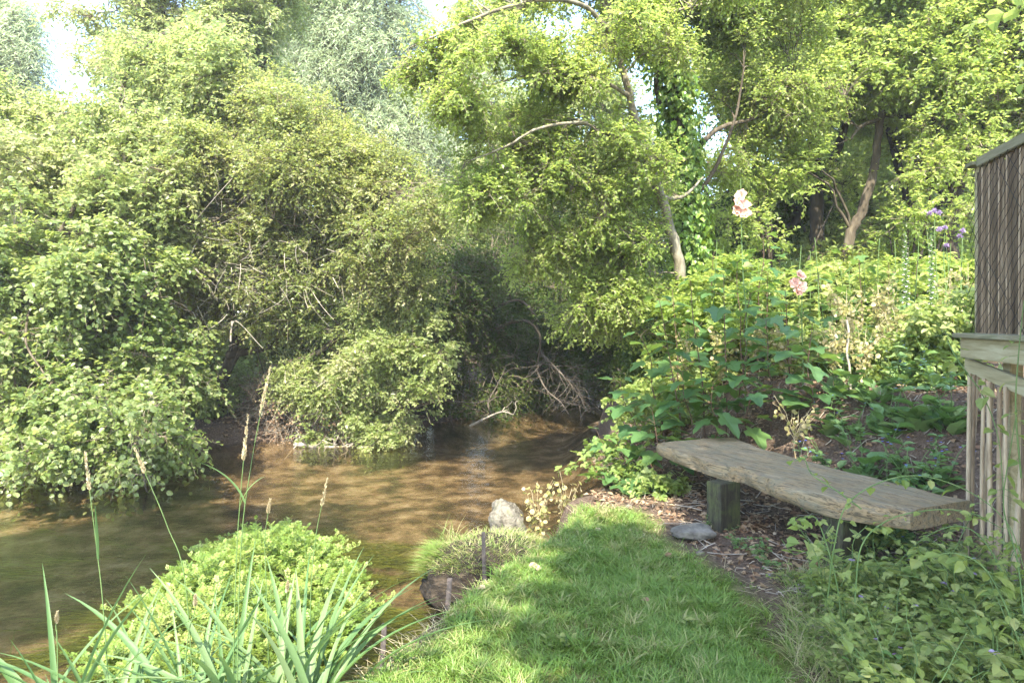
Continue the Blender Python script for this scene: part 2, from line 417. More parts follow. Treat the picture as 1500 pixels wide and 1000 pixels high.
def sprays(mbl, C, O, K, L, n, leaf, size, droop=.25, updir=.15, spread=.8, twig_r=.0035, lmat=0, tmat=1, twigs=True, flat=.6, tone_sh=0., seg=3, outw=.45):
    Nn = len(C)
    d = nrm(O[:, None] * .6 + rng.normal(0, spread, (Nn, K, 3)) * .75 + np.array([0, 0, updir])).reshape(-1, 3)
    c = np.repeat(C, K, 0)
    Lk = L * (.5 + .6 * rng.random(len(c)) + .7 * np.repeat(rng.random(Nn) ** 3, K))[:, None]
    if twigs:
        t = np.linspace(0, 1, seg + 1)[None, :, None]
        path = c[:, None] + d[:, None] * Lk[:, None] * t - np.array([0, 0, 1.]) * droop * Lk[:, None] * t * t
        tubes(mbl, path, twig_r * np.linspace(1, .45, seg + 1)[None], 3, rng.random(len(c)), tmat)
    t = (np.arange(n) + .6 + .5 * rng.random((len(c), n))) / n * .94 + .05
    t = np.minimum(t, 1)
    pos = c[:, None] + d[:, None] * (Lk * t)[..., None] - np.array([0, 0, 1.]) * (droop * Lk * t * t)[..., None]
    tg = nrm(d[:, None] - np.array([0, 0, 2.]) * droop * t[..., None])
    side = nrm(np.cross(tg, np.array([0, 0, 1.]) + rng.normal(0, .35, tg.shape)))
    sg = np.where(np.arange(n) % 2, 1., -1.)[None, :, None]
    ld = nrm(tg * .55 + side * sg * .8 + rng.normal(0, .28, tg.shape) + np.array([0, 0, -.18]))
    ln = nrm(np.array([0, 0, flat * .85]) + rng.normal(0, .52, tg.shape) + outw * np.repeat(O, K, 0)[:, None])
    N_ = len(c) * n
    tone = np.clip(np.repeat(rng.random(Nn), K * n) * .5 + rng.random(N_) * .55 - .03 + (tone_sh if np.ndim(tone_sh) == 0 else np.repeat(tone_sh, K * n)), 0, 1)
    leaves(mbl, leaf, pos.reshape(-1, 3), ld.reshape(-1, 3), ln.reshape(-1, 3), size * (.65 + .65 * rng.random(N_)), tone, lmat)

def tree(name, label, cat, base, limbs, lobes, ncl, leaf, size, lmat, bark='bark', group=None, K=4, L=.38, n=8, droop=.25, nsec=60, gap=0., gs=.55, seed=1,
         flat=.6, twig=True, seg=2, spread=.8, rpow=.4, twigmat='twig', updir=.15, extra=None, sec_r=.02, cl_r=.006, tone_sh=0., boughs=None, outw=.45):
    root = empty(name, base, label, cat, group)
    off = np.asarray(base, float)
    tb = MB(); nodes, tangs, rads = [], [], []
    for pts, r0, r1 in limbs:
        c, r = limb(tb, np.asarray(pts) - off, r0, r1)
        nodes.append(c); rads.append(r); tg = np.gradient(c, axis=0); tangs.append(nrm(tg))
    nd, tg, rd = np.concatenate(nodes), np.concatenate(tangs), np.concatenate(rads)
    lobes = [(np.asarray(l[0]) - off, *l[1:]) for l in lobes]; ktone = 0.
    if boughs:      # the crown is made of many flat leafy boughs
        bc, bo = sample_lobes(lobes, boughs[0], -1, gs, seed, .5)
        br = boughs[1] * (.55 + .9 * rng.random(len(bc)) ** 1.5)
        lobes = [(c_ - np.array([0, 0, .1 * r_]), (r_ * (.8 + .5 * rng.random()), r_ * (.8 + .5 * rng.random()), r_ * boughs[2] * (.7 + .7 * rng.random()))) for c_, r_ in zip(bc, br)]
    C, O = sample_lobes(lobes, ncl, gap, gs, seed, rpow)
    if boughs:
        kt = rng.normal(0, .16, len(lobes)); ktone = kt[sample_lobes.k]
        O = nrm(O * .6 + .7 * bo[sample_lobes.k])
    cb = MB()
    if nsec:
        tips = C[rng.choice(len(C), min(nsec, len(C)), replace=False)]
        b = attach(tips, nd, tg)
        dist = np.linalg.norm(tips - nd[b], axis=1, keepdims=True)
        ctrl = nd[b] * .5 + tips * .5 + tg[b] * .18 * dist + np.array([0, 0, .14]) * dist + rng.normal(0, .07, tips.shape) * dist
        path = bezier(nd[b], ctrl, tips, 9)
        path[:, 1:-1] += rng.normal(0, .018, path[:, 1:-1].shape) * dist[:, None]
        r0 = np.minimum(rd[b] * .55, sec_r * (.6 + .5 * dist[:, 0] / (dist.mean() + .01)))
        tubes(tb, path, r0[:, None] * np.linspace(1, .3, 9)[None], 5)
        nd2 = np.concatenate([nd, path[:, 2:].reshape(-1, 3)]); tg2 = np.concatenate([tg, np.gradient(path, axis=1)[:, 2:].reshape(-1, 3)])
        if twig:
            b = attach(C, nd2, tg2, .15)
            dist = np.linalg.norm(C - nd2[b], axis=1, keepdims=True)
            ctrl = nd2[b] * .5 + C * .5 + np.array([0, 0, .15]) * dist + rng.normal(0, .12, C.shape) * dist
            path = bezier(nd2[b], ctrl, C, 5)
            tubes(cb, path, cl_r * np.linspace(1, .55, 5)[None], 3, rng.random(len(C)), 1)
    sprays(cb, C, O, K, L, n, leaf, size, droop, updir, spread, .003, 0, 1, twig, flat, tone_sh + ktone, seg, outw)
    trunk = tb.build('trunk', M[bark], root, smooth=True)
    crown = cb.build('crown', [M[lmat], M[twigmat]], root)
    if extra: extra(root, off)
    return root

def ell(px, py, d, rx, rz, ry=None, w=1.):
    """ellipsoid: centre on a sight line, radii in photo pixels across/up and metres deep"""
    return (P(px, py, d), (rx * d / 1000, ry if ry else rx * d / 1000 * .8, rz * d / 1000), w)
def onground(px, d):
    x = (px - 750) / 1000 * d
    return np.array([x, d, gz(x, d) - .05])

EXEC_PARTS = []
# ---------------- trees of the left bank
def PL(*a): return [P(*q) for q in a]
b = onground(-30, 10.8)
tree('hazel_tree', 'round leaved hazel hanging low over the water at the left edge', 'tree', b,
     [([b, *PL((0, 520, 10.5), (60, 400, 10.2), (110, 300, 10))], .09, .03), ([b, *PL((40, 560, 10.2), (130, 470, 9.8), (220, 430, 9.6))], .07, .02),
      ([b, *PL((10, 610, 10), (90, 600, 9.3), (190, 640, 8.8), (215, 720, 8.3))], .05, .012), ([b, *PL((-60, 480, 10.5), (-120, 330, 10.5))], .08, .03),
      (PL((45, 440, 9.6), (38, 500, 9.1), (60, 540, 8.9), (75, 560, 8.9)), .018, .008), (PL((30, 560, 9.6), (15, 600, 9), (25, 650, 8.7)), .018, .008)],
     [ell(40, 420, 9.9, 150, 130), ell(180, 430, 10.2, 120, 110), ell(40, 560, 9.4, 120, 66), ell(140, 570, 9.2, 80, 60), ell(30, 655, 8.8, 90, 36), ell(130, 655, 8.6, 60, 32),
      ell(225, 620, 8.9, 36, 60, .8), ell(185, 740, 8.2, 22, 35, .25), ell(225, 700, 8.3, 32, 45, .3), ell(60, 695, 8.5, 40, 26, .3), ell(235, 540, 9.9, 60, 50), ell(150, 690, 8.4, 40, 22, .3)],
     2000, 'round', .066, 'leaf_hazel', K=4, L=.34, n=7, droop=.4, nsec=120, gap=.05, gs=.42, seed=3, boughs=(130, .3, .55), seg=2, flat=.8)
b = onground(90, 12.6)
tree('field_maple', 'broad sunlit pale green maple above the hazel at the left edge', 'tree', b,
     [([b, *PL((110, 420, 12.4), (120, 300, 12.2), (170, 170, 12.4), (200, 60, 12.6))], .15, .04), ([b, *PL((60, 400, 12), (20, 260, 11.8), (-40, 150, 12))], .1, .03),
      ([b, *PL((180, 420, 12), (260, 300, 11.6), (300, 200, 11.8))], .1, .03)],
     [ell(60, 260, 11.6, 150, 120), ell(220, 230, 11.6, 140, 110), ell(140, 200, 12.4, 60, 50), ell(300, 150, 12.4, 120, 90), ell(-70, 200, 12, 100, 80), ell(30, 195, 12, 70, 60), ell(160, 330, 11.4, 150, 70)],
     3600, 'kite', .082, 'leaf_light', K=4, L=.42, n=8, droop=.2, nsec=110, gap=0., gs=.5, seed=5, boughs=(120, 0.6, 0.5), seg=1)
def twigtangle(root, off):
    C_, O_ = sample_lobes([(np.asarray(l[0]) - off, *l[1:]) for l in (ell(330, 430, 11.3, 110, 80), ell(250, 420, 10.9, 50, 60), ell(480, 560, 11.9, 90, 60), ell(430, 390, 11.2, 120, 60), ell(300, 300, 11, 160, 80, 1, .6))], 900, -1, seed=12)
    n = len(C_); d = nrm(rng.normal(0, 1, (n, 3)) + [.1, 0, -.35]); l = (.15 + .65 * rng.random(n) ** 2)[:, None]
    e_ = C_ + d * l; m_ = (C_ + e_) / 2 + rng.normal(0, .06, C_.shape) * l
    pth = bezier(C_, m_ + rng.normal(0, .1, C_.shape) * l, e_, 6); mb = MB(); tubes(mb, pth, (.002 + .005 * rng.random((n, 1)) ** 3) * np.linspace(1, .5, 6)[None], 3)
    for pts in ([(300, 335, 10.9), (283, 365, 10.8), (278, 385, 10.8), (262, 420, 10.8), (265, 445, 10.7), (255, 478, 10.7)], [(278, 385, 10.8), (300, 410, 10.8), (318, 440, 10.9)], [(265, 445, 10.7), (280, 455, 10.7), (290, 470, 10.7)], [(340, 470, 10.9), (338, 500, 10.9), (345, 470, 10.9), (385, 510, 11)]):
        c = catmull(PL(*pts) - off, 8); tubes(mb, c[None], np.linspace(.016, .005, len(c))[None], 5)
    mb.build('dead_twigs', M['deadwood'], root)
b = onground(330, 13)
tree('hawthorn_tree', 'twiggy hawthorn arching over the dark hollow on the far bank', 'tree', b,
     [([b, *PL((325, 560, 12.8), (345, 500, 12.6), (330, 420, 12.4), (370, 330, 12.2), (400, 250, 12))], .14, .04), ([b, *PL((370, 590, 12.4), (400, 540, 12), (460, 520, 11.8), (520, 470, 11.6), (570, 400, 11.4))], .09, .02),
      (PL((330, 420, 12.4), (280, 400, 12), (210, 420, 11.6), (160, 400, 11.4)), .07, .02), (PL((335, 520, 12.6), (400, 505, 12.3), (430, 470, 12), (480, 400, 11.6)), .07, .02),
      (PL((345, 500, 12.6), (420, 440, 12), (500, 360, 11.6), (560, 300, 11.3)), .08, .02), (PL((370, 330, 12.2), (362, 270, 11.6), (368, 215, 11.3), (400, 190, 11.2)), .035, .012)],
     [ell(350, 290, 11.8, 120, 100), ell(470, 270, 11.5, 120, 100), ell(530, 360, 11.3, 90, 70), ell(400, 380, 12, 130, 60), ell(570, 290, 11.4, 55, 55), ell(300, 420, 12, 90, 60, 1, .6), ell(450, 450, 11.9, 90, 50, 1, .7), ell(430, 190, 12, 90, 60), ell(575, 430, 11.4, 60, 60)],
     5000, 'kite', .058, 'leaf_thorn', K=5, L=.34, n=8, droop=.2, nsec=170, gap=.02, gs=.45, seed=8, boughs=(170, 0.5, 0.5), seg=2, extra=twigtangle)
b = onground(505, 12.9)
tree('spindle_bush', 'bright sunlit bush bulging over the river below the hawthorn', 'bush', b,
     [([b, *PL((520, 600, 12.4), (560, 540, 12), (590, 500, 11.8))], .05, .015), ([b, *PL((480, 590, 12.4), (480, 540, 12.2), (500, 480, 12))], .05, .015), ([b, *PL((550, 630, 12.2), (600, 600, 11.8), (630, 590, 11.6))], .04, .012)],
     [ell(560, 500, 11.8, 85, 80), ell(590, 590, 11.5, 58, 58), ell(500, 560, 12, 80, 60), ell(620, 520, 11.7, 36, 50), ell(635, 590, 11.5, 22, 34, .6), ell(600, 440, 11.8, 40, 30, .6), ell(480, 630, 12, 60, 26, .6), ell(570, 640, 11.6, 40, 18, .5), ell(545, 470, 11.9, 50, 40)],
     2500, 'kite', .066, 'leaf_light', K=4, L=.28, n=8, droop=.3, nsec=70, gap=0, gs=.35, seed=9, boughs=(70, 0.34, 0.55), seg=2)
b = onground(410, 13)
tree('dry_shrub', 'half bare brown shrub on the sunlit leafy bank under the hawthorn', 'bush', b,
     [([b, *PL((420, 600, 12.6), (440, 560, 12.2))], .03, .01), ([b, *PL((450, 610, 12.5), (490, 590, 12.1))], .03, .01), ([b, *PL((400, 610, 12.7), (390, 560, 12.4), (372, 500, 12.2))], .02, .008)],
     [ell(440, 600, 12.3, 60, 36), ell(500, 620, 12.1, 60, 26), ell(390, 590, 12.6, 40, 40)],
     260, 'kite', .04, 'leaf_dry', K=6, L=.42, n=4, droop=.1, nsec=40, gap=-1, seed=10, seg=2, twigmat='deadwood')
b = onground(230, 18)
tree('ash_tree', 'tall pale ash rising behind the maple into the top of the picture', 'tree', b,
     [([b, *PL((240, 350, 17.5), (235, 200, 17), (225, 90, 16.8), (240, -20, 16.8), (230, -150, 16.8))], .2, .05), (PL((235, 150, 17), (290, 60, 16.4), (330, -60, 16)), .08, .03), (PL((237, 200, 17), (330, 150, 16.4), (400, 80, 16)), .09, .03),
      (PL((228, 110, 16.8), (262, 70, 16.3), (270, -20, 16)), .06, .03)],
     [ell(270, 30, 16.5, 110, 90), ell(215, 110, 16, 60, 40), ell(150, 60, 16, 40, 70, 1.), ell(345, 60, 16, 75, 80), ell(330, -90, 16.5, 180, 110), ell(390, 205, 15.8, 60, 50), ell(330, 140, 16, 110, 60), ell(220, -90, 16.5, 60, 60)],
     4200, 'slim', .11, 'leaf_light', K=4, L=.5, n=8, droop=.3, nsec=110, gap=.1, gs=.7, seed=13, boughs=(130, 0.75, 0.5), seg=1, cl_r=.01, tone_sh=.1)
def willow(px, d, lobes, ncl, seed, label):
    b = onground(px, d)
    top = lobes[0][0]
    tree('willow_tree', label, 'tree', b, [([b, (b + top) / 2 + [.4, 0, 0], top], .35, .08)] + [([(b + top) / 2 + [.2, 0, 0], .45 * (b + top) / 2 + .55 * np.asarray(l[0]), l[0]], .14, .03) for l in lobes[1:]],
         lobes, ncl, 'lance', .21, 'leaf_willow', group='silvery willows beyond the river', K=5, L=1.0, n=10, droop=.75, nsec=60, gap=.12, gs=1.0, seed=seed, seg=1, cl_r=.015, sec_r=.05, twig=True, flat=.3)
willow(510, 26, [ell(520, 60, 25, 90, 110), ell(570, 190, 25, 60, 90), ell(470, -60, 25, 130, 100), ell(590, -20, 25, 40, 60), ell(500, 180, 25.5, 80, 90), ell(430, 100, 26, 60, 120)], 4600, 15, 'tall silvery willow between the ash and the overhanging branches')
willow(0, 24, [ell(5, 80, 24, 44, 60), ell(-70, 100, 24, 70, 120), ell(15, 20, 24, 24, 36)], 1100, 16, 'silvery willow in the top left corner beside the gap of sky')
willow(660, 28, [ell(640, 300, 27, 90, 90), ell(700, 170, 28, 70, 100), ell(610, 240, 27, 50, 60), ell(720, 60, 28, 60, 90)], 2200, 17, 'hazy pale willow low in the middle behind the overhanging branches')

for lb, px, d, lobes, n_, lm in [('low leafy shrub at the back of the hollow under the hawthorn', 300, 16, [ell(300, 500, 16, 90, 50), ell(220, 530, 15.5, 70, 50), ell(390, 520, 16, 80, 50)], 900, 'leaf_thorn'),
        ('shaded shrub behind the sunlit bulging bush', 480, 16, [ell(480, 520, 16, 80, 60), ell(560, 480, 16, 70, 60)], 700, 'leaf_dark'),
        ('shrub behind the hazel at the left edge', 80, 15, [ell(80, 520, 15, 110, 70), ell(-30, 520, 15, 90, 70), ell(180, 480, 15.5, 80, 60)], 900, 'leaf_thorn'),
        ('small leafy bush on the brown bank left of the hollow', 270, 12.6, [ell(265, 590, 12.4, 40, 36), ell(310, 575, 12.8, 40, 30)], 200, 'leaf_hazel'),
        ('small sunlit bush on the bank in the hollow', 350, 13.6, [ell(350, 570, 13.4, 36, 30), ell(410, 575, 13.6, 34, 26)], 180, 'leaf_light')]:
    b = onground(px, d)
    tree('wayside_shrub', lb, 'bush', b, [([b, .5 * (b + l[0]), l[0]], .03, .01) for l in lobes], lobes, n_, 'kite', .085, lm, K=4, L=.36, n=7, nsec=40, gap=.1, gs=.45, seed=int(px), seg=1)
# ---------------- dark shrubs at the river bend
b = onground(640, 15.6)
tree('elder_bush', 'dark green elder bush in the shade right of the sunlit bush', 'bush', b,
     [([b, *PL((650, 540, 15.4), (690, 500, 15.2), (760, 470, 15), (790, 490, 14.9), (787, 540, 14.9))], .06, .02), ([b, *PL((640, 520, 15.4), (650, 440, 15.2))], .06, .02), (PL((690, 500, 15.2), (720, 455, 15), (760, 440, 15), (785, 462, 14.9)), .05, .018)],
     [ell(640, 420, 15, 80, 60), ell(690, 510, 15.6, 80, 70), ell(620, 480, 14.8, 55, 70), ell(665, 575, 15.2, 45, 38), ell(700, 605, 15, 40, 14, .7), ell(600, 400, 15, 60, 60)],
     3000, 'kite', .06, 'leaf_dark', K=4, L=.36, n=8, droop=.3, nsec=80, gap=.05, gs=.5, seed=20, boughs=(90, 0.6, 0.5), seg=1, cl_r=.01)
b = onground(780, 18.4)
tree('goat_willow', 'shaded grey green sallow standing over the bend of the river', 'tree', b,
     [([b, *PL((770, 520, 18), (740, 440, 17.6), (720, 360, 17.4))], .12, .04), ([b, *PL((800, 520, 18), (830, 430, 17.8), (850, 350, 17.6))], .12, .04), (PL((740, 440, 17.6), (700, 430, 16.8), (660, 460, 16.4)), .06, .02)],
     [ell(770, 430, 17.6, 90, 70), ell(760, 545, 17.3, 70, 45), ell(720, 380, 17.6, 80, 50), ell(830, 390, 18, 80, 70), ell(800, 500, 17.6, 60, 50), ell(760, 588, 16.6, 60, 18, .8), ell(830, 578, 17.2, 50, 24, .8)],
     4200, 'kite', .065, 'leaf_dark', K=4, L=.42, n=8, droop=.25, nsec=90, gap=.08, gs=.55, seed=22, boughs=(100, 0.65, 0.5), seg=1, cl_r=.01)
b = onground(930, 21.5)
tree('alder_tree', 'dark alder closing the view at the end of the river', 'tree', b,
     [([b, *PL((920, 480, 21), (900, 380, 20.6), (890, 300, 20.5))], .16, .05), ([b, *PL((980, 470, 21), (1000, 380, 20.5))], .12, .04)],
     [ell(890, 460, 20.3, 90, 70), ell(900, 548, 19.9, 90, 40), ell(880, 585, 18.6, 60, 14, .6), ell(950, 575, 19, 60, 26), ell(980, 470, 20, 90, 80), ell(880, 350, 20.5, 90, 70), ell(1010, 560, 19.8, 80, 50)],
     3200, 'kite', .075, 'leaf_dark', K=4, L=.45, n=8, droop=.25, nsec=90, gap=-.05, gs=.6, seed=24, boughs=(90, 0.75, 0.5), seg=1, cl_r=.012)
b = onground(730, 22)
tree('field_maple', 'sunlit maple crown rising behind the shaded sallow', 'tree', b,
     [([b, *PL((730, 420, 21.5), (720, 330, 21), (700, 260, 21))], .16, .05), ([b, *PL((790, 400, 21.5), (840, 310, 21))], .12, .04)],
     [ell(690, 320, 21, 100, 60), ell(810, 320, 21, 100, 70), ell(740, 260, 21.5, 90, 50), ell(620, 350, 20.5, 60, 50), ell(900, 260, 21.5, 80, 70), ell(860, 170, 22, 90, 60), ell(960, 230, 21.5, 50, 60), ell(780, 170, 22, 60, 50)],
     4200, 'kite', .1, 'leaf_light', K=4, L=.5, n=8, droop=.2, nsec=80, gap=.05, gs=.7, seed=26, boughs=(90, 0.85, 0.5), seg=1, cl_r=.012)

# ---------------- trees of the right bank
b = onground(1003, 9.7)
tree('crack_willow', 'pale barked leaning tree whose branches spread over the river', 'tree', b,
     [([b, *PL((1000, 430, 9.7), (986, 350, 9.6), (966, 280, 9.5), (942, 212, 9.4), (922, 140, 9.3), (903, 60, 9.2), (885, -40, 9.1))], .09, .035),
      (PL((944, 218, 9.4), (905, 200, 9.1), (880, 192, 8.9)), .05, .028), (PL((880, 192, 8.9), (850, 180, 8.6), (790, 188, 8.3), (740, 215, 8.2), (690, 235, 8.2)), .028, .008),
      (PL((903, 60, 9.2), (860, 12, 8.8), (800, 0, 8.4), (720, 18, 8.2), (640, 52, 8.1), (600, 70, 8.1)), .036, .008), (PL((948, 228, 9.4), (900, 240, 9.3), (850, 270, 9.4), (800, 285, 9.5)), .022, .006),
      (PL((922, 140, 9.3), (860, 110, 8.8), (780, 110, 8.4), (700, 130, 8.2)), .03, .007), (PL((968, 290, 9.5), (1000, 288, 9.7), (1030, 260, 9.9)), .04, .012), (PL((903, 60, 9.2), (980, 20, 9.4), (1060, 0, 9.6)), .03, .01),
      (PL((950, 235, 9.4), (900, 300, 9.6), (890, 380, 9.8), (885, 450, 9.8)), .02, .006)],
     [ell(810, 110, 8.9, 170, 110, .9, .8), ell(690, 90, 8.3, 80, 80, .7, .5), ell(930, 60, 9.4, 80, 70, .8, .6), ell(870, -40, 9, 190, 50, .9, .5), ell(760, 250, 8.9, 110, 60, .6, .9), ell(860, 300, 9.4, 80, 70, .5, .9), ell(930, 350, 9.8, 50, 80, .5, 1.), ell(880, 410, 9.8, 50, 70, .5, 1.1), ell(925, 450, 9.8, 32, 45, .3, .8),
      ell(850, 475, 9.9, 36, 26, .3, .8), ell(790, 360, 9.6, 60, 40, .5, .8), ell(630, 70, 8.1, 45, 24, .3, .8), ell(690, 290, 8.7, 50, 26, .4, .7), ell(640, 160, 8.2, 36, 30, .4, .6), ell(965, 260, 9.1, 26, 60, .15, .9), ell(905, 190, 8.9, 50, 30, .3, .7), ((-.4, 10.3, 8.4), (2.3, 1.2, 1.1), .9), ((1.2, 10.8, 8.0), (1.2, 1.0, 1.0), .9)],
     5200, 'kite', .056, 'leaf_canopy', bark='bark_pale', K=4, L=.28, n=8, droop=.12, nsec=190, gap=-.05, gs=.36, seed=30, boughs=(330, .27, .34), seg=2, flat=1., updir=.05, cl_r=.005)
def ivy(root, off):
    mb = MB()
    c = catmull(PL((1016, 455, 10.8), (1008, 350, 10.8), (1002, 240, 10.7), (985, 120, 10.6), (968, 10, 10.6)) - off, 40)
    k = rng.choice(len(c), 6500); a = rng.random(len(k)) * 6.28
    r = (.15 + .26 * rng.random(len(k)) ** 2) * (1 + .35 * wob(c[k] + np.stack([np.cos(a), np.sin(a), 0 * a], -1) * .3, .3, 5))
    o = np.stack([np.cos(a), np.sin(a), rng.normal(0, .2, len(k))], -1)
    leaves(mb, 'heart', c[k] + o * r[:, None], nrm(o * .3 + rng.normal(0, .3, o.shape) + [0, 0, -.8]), nrm(o + rng.normal(0, .35, o.shape) + [0, 0, .5]), .05 + .05 * rng.random(len(k)))
    mb.build('ivy', M['leaf_ivy'], root)
b = onground(1018, 10.8)
tree('ivy_clad_tree', 'upright tree with its trunk wrapped in bright ivy', 'tree', b,
     [([b, *PL((1016, 455, 10.8), (1008, 350, 10.8), (1002, 240, 10.7), (985, 120, 10.6), (968, 10, 10.6), (955, -90, 10.5))], .17, .06), (PL((968, 160, 10.6), (962, 110, 10.5), (985, 60, 10.4), (1010, 20, 10.4)), .05, .02),
      (PL((1002, 240, 10.7), (1050, 190, 10.8), (1110, 170, 11), (1160, 120, 11)), .05, .015), (PL((1005, 300, 10.7), (1040, 260, 10.5), (1075, 180, 10.4), (1090, 100, 10.4)), .04, .012)],
     [ell(960, -40, 10.8, 130, 60), ell(1080, 50, 11.2, 90, 60), ell(1120, 140, 11.2, 70, 50), ell(940, 30, 10.9, 50, 50), ell(1130, -20, 11, 110, 60), ell(1075, 220, 11, 45, 35, .5)],
     2600, 'kite', .06, 'leaf_canopy', K=4, L=.34, n=8, droop=.15, nsec=90, gap=.1, gs=.4, seed=32, boughs=(160, .36, .35), seg=2, flat=.9, extra=ivy)
def rtree(label, px, d, limbs, lobes, ncl, seed, lm='leaf_canopy', bark='bark_dark', size=.085):
    b = onground(px, d)
    L0 = [([b, *PL(*limbs[0][0])], *limbs[0][1:])] + [(PL(*q[0]), *q[1:]) for q in limbs[1:]]
    tree('sycamore_tree', label, 'tree', b, L0, lobes, int(ncl * .85), 'kite', size, lm, bark=bark, group='tall trees behind the right bank', K=4, L=.42, n=8, droop=.15, nsec=90, gap=0, gs=.55, seed=seed, seg=1, flat=1., cl_r=.008, boughs=(170, .46, .33))
rtree('dark tree forking into a left bending and a right bending stem behind the hollyhock', 1200, 14,
      [([(1198, 390, 14), (1196, 300, 14), (1194, 240, 14), (1187, 190, 13.9), (1178, 160, 13.9), (1150, 80, 13.8)], .17, .05), ([(1196, 280, 14), (1228, 215, 13.9), (1250, 150, 13.8), (1285, 60, 13.6)], .1, .04), ([(1194, 235, 14), (1165, 228, 14), (1130, 200, 14)], .07, .03), ([(1250, 150, 13.8), (1258, 120, 13.8), (1240, 60, 13.8)], .06, .02)],
      [ell(1130, 60, 13.5, 110, 70), ell(1100, 170, 13, 50, 30, .3), ell(1050, 90, 13.4, 60, 60, .5), ell(1260, 70, 13.3, 110, 60), ell(1190, -30, 13.5, 150, 60), ell(1080, 130, 13.8, 60, 45), ell(1200, 110, 13, 80, 36)], 2600, 40)
rtree('pale trunk leaning right with a long side branch behind the spiky flowers', 1243, 12.6,
      [([(1243, 360, 12.6), (1262, 310, 12.6), (1281, 245, 12.6), (1290, 172, 12.6), (1305, 90, 12.6), (1310, 0, 12.6)], .11, .04), ([(1290, 168, 12.6), (1330, 172, 12.4), (1370, 186, 12.2), (1400, 200, 12.2)], .05, .02), ([(1288, 175, 12.6), (1262, 185, 12.4), (1245, 205, 12.3)], .045, .02)],
      [ell(1330, 60, 12.4, 100, 60), ell(1230, 125, 12.2, 60, 36, .6), ell(1400, 120, 12.2, 80, 45), ell(1290, 100, 12.2, 60, 36), ell(1340, -40, 12.4, 130, 60), ell(1180, 250, 11.6, 30, 26, .4)], 2100, 41, bark='bark')
rtree('dark leaning trunk in the shade left of the wooden deck', 1355, 15.5,
      [([(1352, 350, 15.5), (1330, 290, 15.5), (1315, 240, 15.5), (1300, 190, 15.5), (1270, 120, 15.5)], .14, .05), ([(1345, 320, 15.5), (1385, 290, 15.2), (1365, 270, 15.2), (1330, 225, 15)], .09, .04)],
      [ell(1430, 130, 15, 80, 60), ell(1370, 190, 15.5, 70, 30, .5), ell(1290, 170, 15.6, 60, 30, .5), ell(1280, 60, 15.6, 120, 70), ell(1440, 30, 15.4, 100, 60)], 2400, 42)
rtree('forked grey trunk beside the corner post of the deck', 1395, 12,
      [([(1393, 330, 12), (1403, 280, 12), (1412, 240, 12), (1440, 170, 12)], .14, .05), ([(1400, 290, 12), (1385, 260, 12), (1375, 200, 12)], .06, .03)],
      [ell(1460, 60, 11.6, 90, 70), ell(1380, 80, 11.6, 70, 60, .7), ell(1470, 170, 11.8, 50, 40, .6), ell(1440, 160, 11.8, 60, 40), ell(1540, 120, 12, 90, 90), ell(1480, -50, 12, 130, 60)], 1700, 43)
rtree('dark crooked trunk under the gap of sky beside the ivy', 1135, 15,
      [([(1140, 370, 15), (1135, 350, 15), (1165, 325, 15), (1160, 300, 15), (1130, 295, 15), (1090, 250, 15.2)], .15, .04), ([(1160, 300, 15), (1180, 340, 15)], .07, .03)],
      [ell(1110, 310, 15, 60, 25, .6), ell(1040, 330, 16, 60, 50), ell(1170, 290, 15.5, 60, 40), ell(1090, 60, 15.5, 90, 60)], 1100, 44, lm='leaf_dark')
b = onground(1300, 20)
tree('lime_tree', 'shaded green tree filling the gap between the leaning trunks', 'tree', b, [([b, *PL((1300, 330, 20), (1310, 200, 20), (1300, 60, 20))], .25, .08)],
     [ell(1290, 270, 19.5, 140, 70), ell(1390, 250, 19.5, 100, 80), ell(1210, 270, 19.5, 80, 70), ell(1330, 190, 20, 170, 60), ell(1170, 210, 20, 60, 50, .6), ell(1470, 220, 20, 80, 80), ell(1090, 300, 20, 50, 30, .5)],
     4800, 'kite', .11, 'leaf_light', K=4, L=.55, n=8, droop=.2, nsec=70, gap=.12, gs=.8, seed=46, boughs=(120, 1.0, 0.4), seg=1, cl_r=.012, twig=False)

for lb, px, d, lobes, n_, sd_ in [('young maple with thin leaf layers hanging in front of the forked dark tree', 1130, 11.6, [ell(1105, 240, 11.4, 50, 60), ell(1070, 330, 11.6, 50, 40), ell(1130, 320, 11.2, 40, 30), ell(1120, 180, 11.5, 60, 30), ell(1235, 270, 13.4, 30, 70, .5)], 250, 141),
        ('young maple with thin leaf layers hanging between leaning trunk and deck', 1330, 11.3, [ell(1370, 240, 11.2, 45, 40), ell(1330, 320, 11, 36, 26), ell(1420, 220, 11.2, 45, 40), ell(1400, 310, 10.9, 40, 30), ell(1350, 190, 11.4, 60, 26), ell(1300, 330, 13, 40, 30, .5)], 220, 142)]:
    b = onground(px, d)
    tree('young_maple', lb, 'tree', b, [([b, .5 * (b + l[0]) + [0, 0, .2], l[0]], .035, .008) for l in lobes], lobes, n_, 'kite', .075, 'leaf_canopy', bark='bark_dark', K=4, L=.3, n=7, droop=.15, nsec=50, gap=-.3, gs=.5, seed=sd_, boughs=(60, .36, .28), seg=1, flat=1.)
